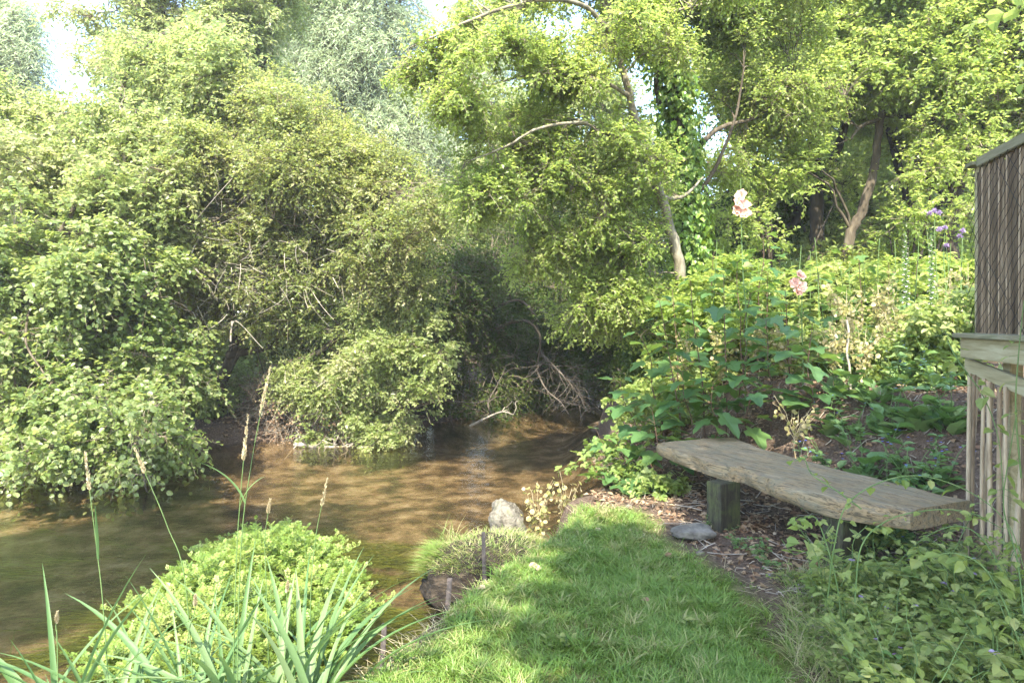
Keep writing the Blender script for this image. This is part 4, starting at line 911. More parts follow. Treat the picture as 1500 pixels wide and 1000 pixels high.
# ------------------------------------------------------------------ small plants
def wpath(a, b_, m=6, sag=0., jit=.01):
    t = np.linspace(0, 1, m)[:, None]
    p = a * (1 - t) + b_ * t + np.array([0, 0, 1.]) * (sag * 4 * t * (1 - t))
    p[1:-1] += rng.normal(0, jit, (m - 2, 3)); return p

def sapling(pxb, d, tip, label, dt=None, nodes=9, ls=.15):
    b = onground(pxb, d); top = P(*tip, dt or d) - b
    root = empty('sycamore_sapling', b, label, 'sapling', 'sycamore saplings behind the bench')
    c = catmull(wpath(np.zeros(3), top, 6, 0, .02), 5); n = len(c)
    mb = MB(); tubes(mb, c[None], np.linspace(.009, .003, n)[None], 6); mb.build('stem', M['redstem'], root, smooth=True)
    mb = MB(); pos, dr, nm, sz = [], [], [], []
    a0 = rng.random() * 6.28
    for q in range(nodes):
        f_ = .28 + .72 * q / (nodes - 1); p = c[min(n - 1, int(f_ * (n - 1)))]
        for s_ in (0, 1):
            a = a0 + q * 1.57 + s_ * 3.14 + rng.normal(0, .3)
            o = np.array([math.cos(a), math.sin(a), 0]); L = (.10 + .09 * rng.random()) * (1.15 - .5 * max(0, f_ - .6) / .4)
            e_ = p + o * L + [0, 0, L * (.25 + .5 * rng.random())]
            tubes(mb, np.stack([p, (p + e_) / 2 + [0, 0, .01], e_])[None], .0022, 4, None, 1)
            pos.append(e_); dr.append(nrm(o + rng.normal(0, .2, 3) + [0, 0, -.35 + .2 * rng.random()])); nm.append(nrm(np.array([0, 0, 1.]) + rng.normal(0, .22, 3) + o * .15)); sz.append(ls * (.6 + .6 * rng.random()) * (1.1 - .45 * max(0, f_ - .7) / .3))
    leaves(mb, 'palm', np.array(pos), np.array(dr), np.array(nm), np.array(sz), np.clip(rng.random(len(pos)) * .8 + (rng.random(len(pos)) > .85) * .3, 0, 1))
    mb.build('foliage', [M['leaf_syc'], M['redstem']], root)
SAP = [(1040, 7.2, (1012, 415), 'tall'), (1062, 7.0, (1060, 402), 'tallest'), (1078, 7.3, (1100, 430), ''), (1010, 7.4, (966, 440), ''), (1130, 7.0, (1122, 470), ''), (1186, 6.6, (1190, 475), ''), (1160, 7.6, (1150, 425), ''),
       (985, 7.6, (938, 492), ''), (962, 7.2, (908, 560), ''), (950, 6.9, (878, 640), ''), (1100, 6.8, (1092, 520), ''), (1025, 6.9, (1000, 545), ''), (1215, 7.6, (1228, 455), ''), (940, 6.6, (895, 700), ''), (1000, 8.2, (985, 425), ''), (1092, 8.0, (1080, 385), ''), (1120, 8.4, (1125, 400), ''), (1050, 6.7, (1045, 560), ''), (975, 6.8, (955, 600), ''), (1150, 6.9, (1160, 520), '')]
SLB = ['slender sapling behind the far end of the bench, leaning slightly to the left', 'sapling with the highest leafy tip above the far end of the bench', 'sapling leaning right behind the middle of the far bench half', 'leafy sapling leaning left beside the ivy clad trunk',
       'short leafy sapling behind the bench just left of the lone dark stem', 'lone dark stemmed sapling standing between the bench and the yellow pods', 'sapling half hidden below the lower pink hollyhock', 'sapling leaning out left in front of the dark alder', 'low sapling leaning left over the river bank',
       'lowest left sapling, spreading over the water edge', 'short sapling directly behind the far corner of the bench', 'knee high sapling behind the far left bench corner', 'sapling in front of the yellow honesty pods', 'small sapling drooping beside the lawn tip',
       'sapling in front of the ivy clad trunk', 'sapling under the upper pink hollyhock', 'sapling farther back under the crooked trunk', 'small sapling close against the far bench end', 'bushy small sapling left of the far bench end', 'small sapling beside the lone dark stem']
for q, (pb, d, tip, _) in enumerate(SAP): sapling(pb, d, tip, SLB[q], nodes=6 + q % 3, ls=.19 + .06 * rng.random())

def bush(name, label, px, d, lobes, ncl, leaf, size, lmat, seed, K=4, L=.2, n=7, nsec=25, gap=0., **kw):
    b = onground(px, d)
    return tree(name, label, 'bush', b, [([b, .5 * (b + lobes[0][0]), lobes[0][0]], .018, .006)] + [([b, .5 * (b + l[0]) + rng.normal(0, .03, 3), l[0]], .014, .005) for l in lobes[1:]], lobes, ncl, leaf, size, lmat, bark='redstem', boughs=(max(14, ncl // 9), .26 * (d / 8) ** .8, .5), K=K, L=L, n=n, nsec=nsec, gap=gap, gs=.22, seed=seed, seg=2, twigmat='greenstem', sec_r=.008, cl_r=.003, **kw)
bush('bramble_bush', 'bramble tangle spilling from the bank to the water left of the bench', 965, 6.9, [ell(925, 680, 6.9, 40, 35), ell(900, 715, 6.5, 28, 22), ell(955, 715, 6.5, 36, 30)], 90, 'tooth', .085, 'leaf_weed', 101, K=3, n=5, flat=1.)
bush('nettle_bush', 'leafy green nettles behind the saplings at the far bank', 1020, 8.6, [ell(1020, 570, 8.6, 70, 40), ell(950, 580, 8.8, 40, 30), ell(1060, 610, 8, 60, 24)], 200, 'oval', .07, 'leaf_weed', 102)
bush('elder_shrub', 'shaded green shrub under the pale leaning trunk', 1040, 9.3, [ell(1050, 450, 9.3, 70, 50), ell(990, 470, 9.4, 50, 60), ell(1100, 420, 9.6, 60, 40)], 420, 'oval', .075, 'leaf_canopy', 103)
bush('nettle_bush', 'bright nettle bed below the forked dark tree', 1190, 10.5, [ell(1170, 440, 10.5, 80, 34), ell(1260, 440, 10.4, 70, 30), ell(1120, 420, 10.6, 40, 34), ell(1215, 405, 10.8, 30, 22, .4)], 520, 'oval', .085, 'leaf_weed', 104, flat=1.)
bush('nettle_bush', 'bright nettle bed between the spiky flowers and the deck', 1330, 10.5, [ell(1320, 440, 10.5, 80, 32), ell(1400, 420, 10.2, 50, 30), ell(1440, 410, 10, 50, 46), ell(1300, 400, 10.8, 30, 20, .4)], 520, 'oval', .085, 'leaf_canopy', 105, flat=1.)
bush('ground_elder', 'pale leaved shrub behind the brown soil mound', 1200, 8.2, [ell(1200, 520, 8.2, 70, 40), ell(1290, 510, 8, 70, 36), ell(1360, 480, 8, 60, 40)], 420, 'tooth', .08, 'leaf_weed', 106, K=3, n=5, flat=1.)
bush('privet_bush', 'leafy bush close beside the corner of the deck', 1400, 6.8, [ell(1395, 470, 6.8, 40, 36), ell(1350, 520, 7, 50, 36)], 240, 'oval', .065, 'leaf_weed', 107)
for q, (px, d, py, w_, lb) in enumerate([(1080, 12.5, 390, 90, 'dim shrub filling the gap below the crooked trunk'), (1230, 13.2, 372, 100, 'dim shrub between the two leaning trunks'), (1370, 13, 360, 90, 'dim shrub below the dark leaning trunk'), (1470, 12, 380, 80, 'dim shrub behind the reed screen'), (1160, 18, 265, 120, 'far shrub behind the crooked trunk'), (1330, 18, 270, 130, 'far shrub behind the dark leaning trunk'), (1020, 13, 430, 70, 'shaded shrub behind the ivy clad tree')]):
    bush('hazel_bush', lb, px, d, [ell(px, py + 45, d, w_, 34 + 2 * max(0, d - 13)), ell(px - 40, py + 75, d, w_ * .7, 30 + 3 * max(0, d - 13)), ell(px + 50, py + 65, d, w_ * .7, 30 + 3 * max(0, d - 13))], 700, 'kite', .11, ['leaf_canopy', 'leaf_weed', 'leaf_canopy', 'leaf_weed', 'leaf_light', 'leaf_light', 'leaf_dark'][q], 110 + q, L=.4, n=8)

def pods(px, d, tip, label, n=130, w_=.22):
    b = onground(px, d); top = P(*tip, d) - b; H = top[2]
    root = empty('honesty_plant', b, label, 'plant', 'yellowing honesty with papery pods')
    mb = MB(); mb2 = MB(); tubes(mb, wpath(np.zeros(3), top, 6)[None], np.linspace(.006, .002, 6)[None], 5)
    pos = []
    for q in range(12):
        a = rng.random() * 6.28; s_ = np.array([0, 0, 1.]) * H * (.3 + .5 * rng.random()) + top * [1, 1, 0] * .5; e_ = s_ + np.array([math.cos(a) * w_, math.sin(a) * w_, .25 + .2 * rng.random()]) * (.5 + .6 * rng.random())
        pth = wpath(s_, e_, 5, .02); tubes(mb, pth[None], .002, 4)
        k_ = rng.random((n // 12 + 1, 1)); pos.append(s_ * (1 - k_) + e_ * k_ + rng.normal(0, .028, (len(k_), 3)))
    pos = np.concatenate(pos); m_ = len(pos)
    leaves(mb2, 'round', pos, nrm(rng.normal(0, .7, (m_, 3)) + [0, 0, -.4]), nrm(rng.normal(0, 1, (m_, 3))), .03 + .025 * rng.random(m_))
    mb.build('stem', M['straw'], root, smooth=True); mb2.build('pod_sprays', M['pods'], root)
for (px, d, tip, lb, n_) in [(1235, 7.4, (1240, 425), 'tallest yellow honesty, left one of the bright pair above the soil mound', 260), (1282, 7.5, (1285, 415), 'tall yellow honesty, right one of the bright pair above the soil mound', 260), (1225, 7.0, (1222, 480), 'shorter honesty in front of the tall yellow pair', 160), (1310, 7.2, (1315, 460), 'greenish honesty right of the tall yellow pair', 160),
        (1390, 7.6, (1392, 395), 'pale honesty below the purple thistles', 220), (1420, 7.8, (1418, 385), 'pale honesty against the edge of the reed screen', 200), (1010, 8.4, (1005, 480), 'honesty glowing behind the leftmost saplings', 170), (1060, 8.2, (1055, 500), 'honesty glowing behind the tallest sapling', 200), (1110, 8.1, (1112, 480), 'honesty glowing left of the lower hollyhock', 200), (1150, 7.8, (1150, 500), 'honesty in the light below the lower hollyhock', 200),
        (1165, 6.4, (1160, 615), 'papery white honesty at the back edge of the bench', 70), (1260, 6.9, (1262, 500), 'faded honesty at the top of the soil mound', 140)]:
    pods(px, d, tip, lb, n_)
pods(790, 6.15, (790, 738), 'low dried plant with pale seed heads beside the boulder', 150, .16)
pods(828, 6.3, (830, 742), 'small dried plant between the boulder and the saplings', 90, .12)

M['alkst'] = M['greenstem']
def rosette(label, px, d, n=26, size=.17, H=.35, kind='oval', lm='leaf_alk', flowers=10, fm='blue', name='alkanet', group='blue flowered alkanet on the soil mound', cat='plant', xy=None, copy_of=None, stems=4):
    b = onground(px, d) if xy is None else np.array([*xy, gz(*xy) - .01])
    root = empty(name, b, label, cat, group)
    mb = MB(); sb = MB(); fb = MB()
    a = rng.random(n) * 6.28; o = np.stack([np.cos(a), np.sin(a), 0 * a], -1); t_ = rng.random(n)
    pos = o * .03 + np.array([0, 0, 1.]) * (H * .5 * t_ ** 1.5)[:, None] + o * (.05 * rng.random(n))[:, None]
    leaves(mb, kind, pos, nrm(o + np.array([0, 0, 1.]) * (.6 + .7 * rng.random(n) - .3 * t_)[:, None]), nrm(rng.normal(0, .25, (n, 3)) + [0, 0, 1] - .3 * o), size * (.6 + .7 * rng.random(n)) * (1 - .4 * t_))
    fl = []
    for q in range(stems):
        aa = rng.random() * 6.28; e_ = np.array([math.cos(aa) * H * .5, math.sin(aa) * H * .5, H * (.75 + .4 * rng.random())]); pth = wpath(np.zeros(3), e_, 6, .03)
        tubes(sb, pth[None], .003, 4)
        m_ = 10; k_ = rng.choice(np.arange(1, 6), m_); aa = rng.random(m_) * 6.28; oo = np.stack([np.cos(aa), np.sin(aa), .3 + 0 * aa], -1)
        leaves(mb, kind, pth[k_], nrm(oo), nrm(rng.normal(0, .3, (m_, 3)) + [0, 0, 1]), size * .5 * (.5 + .7 * rng.random(m_)))
        fl.append(pth[-1])
    mb.build('foliage', M[lm], root); sb.build('stem', M['greenstem'], root, smooth=True)
    if flowers:
        for q in range(flowers):
            c = fl[q % len(fl)] + rng.normal(0, .03, 3); aa = np.arange(5) * 1.257; oo = np.stack([np.cos(aa), np.sin(aa), .15 + 0 * aa], -1)
            leaves(fb, 'round', np.tile(c, (5, 1)), oo, np.tile([0, 0, 1.], (5, 1)) + rng.normal(0, .1, (5, 3)), .011)
        fb.build('blossoms', M[fm], root)
    return root
for q, (px, d, lb) in enumerate([(1300, 6.1, 'large alkanet in the middle of the soil mound'), (1350, 5.9, 'broad leaved alkanet just left of the deck corner'), (1392, 5.7, 'alkanet in front of the deck corner'), (1330, 6.7, 'tall blue flowered alkanet at the back of the mound'), (1268, 5.7, 'flat dark alkanet low on the bare soil'), (1302, 5.2, 'small rounded alkanet close behind the near half of the bench'),
        (1370, 6.4, 'blue flowered alkanet behind the deck corner'), (1262, 5.0, 'bright little alkanet touching the back edge of the bench'), (1400, 6.9, 'alkanet under the privet by the deck'), (1240, 6.9, 'alkanet below the yellow honesty'), (1310, 7.3, 'alkanet at the foot of the spiky flowers'), (1345, 5.2, 'small alkanet between bench and bamboo slats'), (1375, 5.3, 'low alkanet against the bamboo slats'), (1285, 6.5, 'alkanet left of the tall blue flowered one')]):
    rosette(lb, px, d, n=22 + q % 3 * 8, size=.17 + .08 * rng.random(), H=.36 + .25 * rng.random(), flowers=8 if q not in (4, 7) else 3)

for q, (px, d, lb) in enumerate([(1220, 6.0, 'alkanet on the open soil right of the papery honesty'), (1195, 5.7, 'young alkanet close behind the middle of the bench'), (1250, 6.2, 'alkanet in the middle of the litter slope'), (1335, 5.5, 'alkanet low on the slope near the bamboo slats'), (1215, 6.5, 'alkanet at the top of the litter slope'), (1180, 6.1, 'small alkanet behind the far half of the bench'), (1320, 4.9, 'small alkanet at the foot of the slope behind the near bench end')]):
    rosette(lb, px, d, n=20, size=.12 + .07 * rng.random(), H=.25 + .2 * rng.random(), flowers=3)
def flowerstalk(name, label, cat, px, d, tip, blossoms, fm, size, petal='round', leafk='heart', nl=9, ball=False, lsize=.1, lm='leaf_weed'):
    b = onground(px, d); top = P(*tip, d) - b
    root = empty(name, b, label, cat)
    pth = catmull(wpath(np.zeros(3), top, 6, 0, .012), 5); n = len(pth); mb = MB(); tubes(mb, pth[None], np.linspace(.009, .004, n)[None], 6); mb.build('stem', M['greenstem'], root, smooth=True)
    k_ = rng.integers(n // 4, n - 4, nl); a = rng.random(nl) * 6.28; o = np.stack([np.cos(a), np.sin(a), 0 * a - .2], -1)
    mb = MB(); leaves(mb, leafk, pth[k_] + o * .02, nrm(o), nrm(rng.normal(0, .3, (nl, 3)) + [0, 0, 1]), lsize * (.6 + .7 * rng.random(nl))); mb.build('foliage', M[lm], root)
    for (bx, by) in blossoms:
        c = P(bx, by, d - .03) - b; mb = MB()
        f_ = nrm(np.array([rng.normal(0, .4), -1, .25 + rng.normal(0, .3)]))
        if ball:
            oo = nrm(rng.normal(0, 1, (40, 3)) + [0, 0, .4]); leaves(mb, 'slim', np.tile(c, (40, 1)), oo, nrm(rng.normal(0, 1, (40, 3))), size)
        else:
            A = nrm(np.cross(f_, [0, 0, 1.])); B = np.cross(A, f_)
            for (m_, s_, op) in ((6, 1, .35), (6, .72, .8), (5, .5, 1.4)):
                aa = np.arange(m_) / m_ * 6.28 + rng.random(); oo = A * np.cos(aa)[:, None] + B * np.sin(aa)[:, None]
                leaves(mb, petal, np.tile(c, (m_, 1)), nrm(oo + f_ * op), nrm(f_ - oo * op + rng.normal(0, .15, (m_, 3))), size * s_ * (.85 + .3 * rng.random(m_)))
        mb.build('flower', M[fm], root)
flowerstalk('hollyhock', 'tall hollyhock with a stack of peach flowers below the sky gap', 'flower', 1092, 7.6, (1085, 262), [(1086, 286), (1081, 297), (1090, 300), (1078, 306), (1091, 312)], 'pink', .075)
flowerstalk('hollyhock', 'lower hollyhock with pale peach flowers in the sapling leaves', 'flower', 1176, 7.4, (1173, 392), [(1172, 403), (1165, 414), (1174, 420), (1168, 428)], 'pink', .07)
for (px, tip, bl, lb) in [(1372, (1369, 306), [(1369, 309), (1362, 313), (1376, 312)], 'highest purple thistle left of the deck post'), (1388, (1384, 332), [(1384, 334), (1376, 336)], 'purple thistle just below the highest one'), (1405, (1410, 338), [(1410, 338), (1406, 346)], 'purple thistle nearest to the deck post'), (1385, (1386, 362), [(1386, 360)], 'lowest purple thistle in the pale honesty')]:
    flowerstalk('thistle', lb, 'flower', px, 8.2, tip, bl, 'violet', .04, ball=True, leafk='slim', lsize=.12)
def spike(px, d, y0, y1, label):
    b = onground(px, d); top = P(px - 2, y0, d) - b; root = empty('acanthus', b, label, 'flower', None)
    pth = wpath(np.zeros(3), top, 8, 0, .008); mb = MB(); tubes(mb, pth[None], np.linspace(.012, .006, 8)[None], 6); mb.build('stem', M['greenstem'], root, smooth=True)
    n = 110; h0 = (P(px, y1, d) - b)[2]; z_ = np.linspace(h0, top[2], n); a = np.arange(n) * 2.4; o = np.stack([np.cos(a), np.sin(a), 0 * a], -1); r = .05 * (1 - .55 * ((z_ - h0) / (top[2] - h0)) ** 2)
    pos = o * .008 + np.stack([top[0] * z_ / top[2], top[1] * z_ / top[2], z_], -1)
    mb = MB(); leaves(mb, 'oval', pos, nrm(o + [0, 0, .5]), nrm(rng.normal(0, .2, (n, 3)) + [0, 0, 1]), r * 1.15, None, 0); mb.build('bracts', M['leaf_alk'], root)
    mb = MB(); leaves(mb, 'round', pos[::2] + [0, 0, -.008], nrm(o[::2] - [0, 0, .25]), nrm(o[::2] * .5 + [0, 0, 1]), r[::2] * .9); mb.build('blossoms', M['white'], root)
    mb = MB(); a = rng.random(14) * 6.28; o = np.stack([np.cos(a), np.sin(a), .5 + 0 * a], -1); leaves(mb, 'tooth', o * .03, nrm(o), np.tile([0, 0, 1.], (14, 1)), .35); mb.build('foliage', M['leaf_alk'], root)
for (px, d, tip, lb) in [(1110, 8.6, (1118, 345), 'tall leafy stem rising between the two hollyhocks'), (1200, 9, (1205, 372), 'leafy stem under the forked dark tree'), (1262, 9, (1258, 362), 'leafy stem left of the leaning trunk foot'), (1040, 8.8, (1045, 372), 'tall leafy stem beside the foot of the ivy'), (1300, 9, (1302, 385), 'leafy stem left of the acanthus spikes'), (1340, 9.2, (1345, 372), 'leafy stem between the acanthus spikes'), (1150, 9.2, (1142, 378), 'leafy stem left of the lower hollyhock')]:
    sapling(px, d, tip, lb, nodes=9, ls=.2)
for q in range(24):
    px = 1030 + 400 * (q + .8 * rng.random()) / 24; d = 8.4 + 1.8 * rng.random(); tp = 352 + 60 * rng.random() ** 1.3 - (18 if q % 5 == 0 else 0)
    flowerstalk('nettle_plant', 'tall leafy nettle stem rising above the mixed plants of the right bank', 'plant', px, d, (px + rng.normal(0, 10), tp), [], 'violet', .05, leafk='oval', lsize=.12 + .05 * rng.random(), nl=30)
for o in list(COL.objects):
    if o.name.startswith('nettle_plant'): o['group'] = 'tall nettles of the right bank'
spike(1328, 8.2, 340, 445, 'left spike of the two white flowering acanthus'); spike(1366, 8.2, 345, 455, 'right spike of the two white flowering acanthus, beside the thistles')
b = onground(1246, 6.9); o = MB(); tubes(o, catmull(wpath(np.zeros(3), P(1240, 468, 6.9) - b, 6, 0, .01), 4)[None], .012, 6); ob = o.build('dead_stalk', M['deadwood'], None, smooth=True); ob.location = b; tag(ob, 'thick pale dead stalk standing in the honesty', 'stalk')

# weeds at the lower right: five kinds, then copies
def weed(kind, H, n, size, lm, fm=None, ns=5):
    root = empty('weed', (0, 0, 0), '', 'weed'); mb = MB(); sb = MB(); fb = MB()
    for q in range(ns):
        a = rng.random() * 6.28; e_ = np.array([math.cos(a), math.sin(a), 0]) * H * (.4 + .5 * rng.random()) + [0, 0, H * (.5 + .6 * rng.random())]
        pth = catmull(wpath(np.zeros(3), e_, 5, H * .12, .012), 4); m_ = len(pth); tubes(sb, pth[None], np.linspace(.0028, .0012, m_)[None], 4)
        k_ = np.clip((np.arange(n) / n * m_ * .85 + m_ * .15).astype(int), 0, m_ - 1); aa = np.arange(n) * 1.571 * 1.0 + (np.arange(n) % 2) * 3.14 + rng.normal(0, .3, n); oo = np.stack([np.cos(aa), np.sin(aa), .1 + rng.normal(0, .25, n)], -1)
        leaves(mb, kind, pth[k_] + oo * .012, nrm(oo), nrm(rng.normal(0, .35, (n, 3)) + [0, 0, 1]), size * (.5 + .8 * rng.random(n)))
        if fm and q < 1:
            ang = np.arange(5) * 1.257; o2 = np.stack([np.cos(ang), np.sin(ang), .1 + 0 * ang], -1); leaves(fb, 'round', np.tile(pth[-1], (5, 1)), o2, np.tile([0, -.3, 1.], (5, 1)), .013)
    mb.build('foliage', M[lm], root); sb.build('stem', M['greenstem'], root, smooth=True)
    if fm: fb.build('blossoms', M[fm], root)
    return root
PROTO = [weed('oval', .32, 12, .042, 'leaf_weed', None, 6), weed('tooth', .24, 9, .05, 'leaf_weed', 'violet', 7), weed('heart', .26, 9, .042, 'leaf_weed', None, 6), weed('oval', .16, 9, .045, 'leaf_alk', None, 6), weed('tooth', .16, 7, .05, 'leaf_weed', 'violet', 7)]
WL = ['light green oval leaved weed in the tangle right of the lawn', 'cut leaved cranesbill with small violet flowers right of the lawn', 'heart leaved weed in the tangle right of the lawn', 'low dark green weed in the tangle right of the lawn', 'low dark cranesbill with violet flowers right of the lawn']
WG = ['oval leaved weeds right of the lawn', 'flowering cranesbill right of the lawn', 'heart leaved weeds right of the lawn', 'low dark weeds right of the lawn', 'low cranesbill right of the lawn']
used = [False] * 5
def place_weed(k_, x, y, s, label=None):
    p = PROTO[k_]
    if not used[k_]: r = p; used[k_] = True
    else:
        r = p.copy(); COL.objects.link(r)
        for ch in p.children:
            c = ch.copy(); COL.objects.link(c); c.parent = r
    r.location = (x, y, gz(x, y) - .01); r.rotation_euler = (0, 0, rng.random() * 6.28); r.scale = (s, s, s * (.8 + .7 * rng.random() ** 2))
    r['label'] = label or WL[k_]; r['group'] = WG[k_]; r['category'] = 'weed'
cnt = 0
while cnt < 190:
    y = 2.55 + 2.0 * rng.random() ** 1.2; px = rng.uniform(1090, 1560); x = (px - 750) / 1000 * y; py = 470 + (EYE - gz(x, y)) / y * 1000
    if poly_sd(np.array([x]), np.array([y]), LAWN)[0] < .10 + .25 * rng.random(): continue
    if x > 2.9 + .15 * (4.4 - y) * 0 and y > 3.6: continue
    if py < 870 and px < 1210: continue
    if py < 830 and px < 1330: continue
    tall = sstep(1180, 1400, px)
    k_ = rng.choice(5, p=np.array([.30 * tall + .05, .4, .10 * tall + .02, .06, .36]) / np.sum([.30 * tall + .05, .4, .10 * tall + .02, .06, .36]))
    place_weed(k_, x, y, (.6 + .6 * rng.random()) * (.7 + .6 * tall)); cnt += 1
for (px, d, lb, k_, s) in [(1105, 4.75, 'low dark weed on the bare soil under the middle of the bench', 3, .9), (1125, 4.5, 'low dark weed at the bare lawn edge in front of the bench', 3, .8), (1080, 4.9, 'low dark weed left of the bench shadow', 3, .7), (1040, 5.35, 'tiny dark weed beside the far bench leg', 3, .5), (1150, 4.2, 'cranesbill at the lawn corner before the bench', 4, .8)]:
    place_weed(k_, (px - 750) / 1000 * d, d, s, lb); 
for q in range(9):
    d = 3.75 + .35 * rng.random(); px = 1190 + 170 * rng.random(); place_weed(int(rng.choice([0, 1, 2, 1])), (px - 750) / 1000 * d, d, 1.05 + .4 * rng.random(), None)
# rough grass under those weeds
x, y = scatter(40000, 1.1, 3.2, 2.4, 4.4); ed = poly_sd(x, y, LAWN); p3 = np.stack([x, y, 0 * x], -1)
keep = (ed > .0) & (rng.random(len(x)) < np.clip(.4 + .5 * wob(p3, .22, 91), 0, 1)) & ((x / y * 1000 + 750 > 1150) | (y < 3.3)); x, y = x[keep], y[keep]; n = len(x); z = ground(x, y)[0]
a = rng.random(n) * 6.28; d = np.stack([np.cos(a), np.sin(a), 0 * a], -1); mb = MB()
ribbons(mb, np.stack([x, y, z], -1), d, nrm(d * .6 + [0, 0, 1]), .05 + .09 * rng.random(n), .004, .4 + .8 * rng.random(n), 4, np.clip(.15 + rng.random(n) * .95, 0, 1))
o = mb.build('rough_grass', M['grass']); tag(o, 'rough half dry grass between the weeds at the lower right', 'grass', None, 'stuff')

def shoot(label, pts, n=18, size=.05, kind='oval', r=.004, lm='leaf_weed'):
    p = np.array([P(*q) for q in pts]); c = catmull(p, 10); b = c[0].copy(); c = c - b
    root = empty('climbing_shoot', b, label, 'climber'); mb = MB(); m_ = len(c); tubes(mb, c[None], np.linspace(r, r * .45, m_)[None], 6); mb.build('stem', M['greenstem'], root, smooth=True)
    k_ = rng.integers(2, m_, n); a = rng.random(n) * 6.28; o = np.stack([np.cos(a), np.sin(a), -.2 + 0 * a], -1)
    mb = MB(); e_ = c[k_] + o * (.02 + .03 * rng.random((n, 1)))
    tubes(mb, np.stack([c[k_], (c[k_] + e_) / 2, e_], 1), .001, 3, None, 1)
    leaves(mb, kind, e_, nrm(o + rng.normal(0, .3, o.shape) + [0, 0, -.3]), nrm(rng.normal(0, .35, (n, 3)) + [0, -.2, 1]), size * (.5 + .8 * rng.random(n))); mb.build('foliage', [M[lm], M['greenstem']], root)
shoot('long green shoot arching over the near half of the bench', [(1212, 880, 3.45), (1222, 800, 3.4), (1240, 740, 3.4), (1290, 706, 3.35), (1350, 697, 3.3), (1420, 720, 3.2), (1475, 765, 3.1), (1500, 830, 3.0)], 22)
shoot('thin shoot crossing the near end face of the bench', [(1252, 880, 3.3), (1262, 800, 3.3), (1300, 762, 3.3), (1360, 747, 3.25), (1420, 750, 3.2), (1470, 775, 3.1)], 18, .042)
shoot('curling tip of a shoot in front of the bench top', [(1262, 745, 3.4), (1225, 718, 3.45), (1190, 695, 3.5), (1178, 672, 3.5), (1165, 675, 3.5)], 9, .05)
shoot('drooping leafy shoot hiding the near leg of the bench', [(1235, 930, 3.4), (1225, 850, 3.4), (1205, 780, 3.45), (1190, 755, 3.5), (1170, 765, 3.5)], 20, .055, 'tooth')
shoot('pale climber stem hanging from the deck beside the bamboo slats', [(1388, 500, 3.9), (1405, 530, 3.8), (1440, 580, 3.7), (1462, 640, 3.6), (1470, 720, 3.5)], 16, .065, 'heart')
shoot('leafy climber scrambling up the bamboo slats', [(1500, 900, 3.0), (1490, 820, 3.1), (1470, 740, 3.2), (1480, 660, 3.2), (1490, 600, 3.2)], 26, .06)
shoot('climber hanging over the fascia of the deck', [(1496, 700, 3.1), (1488, 600, 3.1), (1492, 520, 3.1), (1500, 440, 3.1)], 14, .05)
shoot('bushy climber at the right edge above the weeds', [(1500, 960, 2.7), (1470, 880, 2.75), (1440, 830, 2.8), (1400, 810, 2.85), (1360, 815, 2.9)], 34, .06)
shoot('bramble runner along the base of the bamboo slats', [(1480, 860, 3.4), (1440, 790, 3.5), (1400, 770, 3.6), (1350, 790, 3.7), (1310, 830, 3.8)], 26, .055, 'tooth')

for (x_, y_, lb) in [(1.0, 4.2, 'small broad leaved rosette in the lawn left of the bench shadow'), (.92, 3.6, 'flat plantain rosette near the right edge of the lawn'), (.25, 3.4, 'tiny plantain rosette in the middle of the lawn')]:
    rosette(lb, 0, 0, n=9, size=.075, H=.05, lm='leaf_weed', flowers=0, name='plantain', group=None, xy=(x_, y_), stems=1)
# ------------------------------------------------------------------ watercress and water weed
x, y = scatter(60000, -3.1, -.8, 3.2, 6.9); ed = poly_sd(x, y, CRESS); p3 = np.stack([x, y, 0 * x], -1)
ed = ed + .16 * wob(p3, .3, 95) + .08 * wob(p3, .1, 96); keep = (ed < 0) & (rng.random(len(x)) < np.clip(.6 + 1.0 * wob(p3, .16, 93), .02, 1)); x, y, ed, p3 = x[keep], y[keep], ed[keep], p3[keep]
k_ = rng.choice(len(x), 900, replace=False); x, y, ed, p3 = x[k_], y[k_], ed[k_], p3[k_]; n = len(x); nl = 17
Hh = .62 * np.clip((.07 + .25 * sstep(0, -.4, ed)) * (.8 + .9 * wob(p3, .22, 97)) * sstep(2.7, 4.4, y + .5), .03, .45) * (.5 + 1.2 * rng.random(n) ** 3)
a = rng.random(n) * 6.28; ln = np.stack([np.cos(a), np.sin(a), 0 * a], -1) * (.08 + .24 * rng.random((n, 1)) ** 1.5)
b0 = np.stack([x, y, 0 * x + WATER - .04], -1); t = np.linspace(0, 1, 5)[None, :, None]
path = b0[:, None] + ln[:, None] * t ** 1.5 + np.array([0, 0, 1.]) * (Hh[:, None, None] + .04) * t
mb = MB(); tubes(mb, path, .0028 * np.linspace(1, .5, 5)[None], 4, None, 1)
tl = np.clip(.30 + .72 * (np.arange(nl) + rng.random((n, nl))) / nl, 0, 1)[..., None]
pos = b0[:, None] + ln[:, None] * tl ** 1.5 + np.array([0, 0, 1.]) * (Hh[:, None, None] + .04) * tl
aa = np.arange(nl)[None] * 2.4 + rng.random((n, 1)) * 6.28 + rng.normal(0, .3, (n, nl))
dd = np.stack([np.cos(aa), np.sin(aa), .1 + .9 * tl[..., 0] ** 2 + rng.normal(0, .25, (n, nl))], -1)
tn = np.clip(np.repeat(rng.normal(.5, .2, n) + .25 * wob(p3, .25, 98), nl) + rng.normal(0, .14, n * nl), 0, 1)
leaves(mb, 'pinn', pos.reshape(-1, 3), nrm(dd).reshape(-1, 3), nrm(rng.normal(0, .35, (n * nl, 3)) + [0, -.1, 1]), ((.04 + .065 * rng.random((n, nl))) * (1.15 - .6 * tl[..., 0] ** 3)).ravel(), tn)
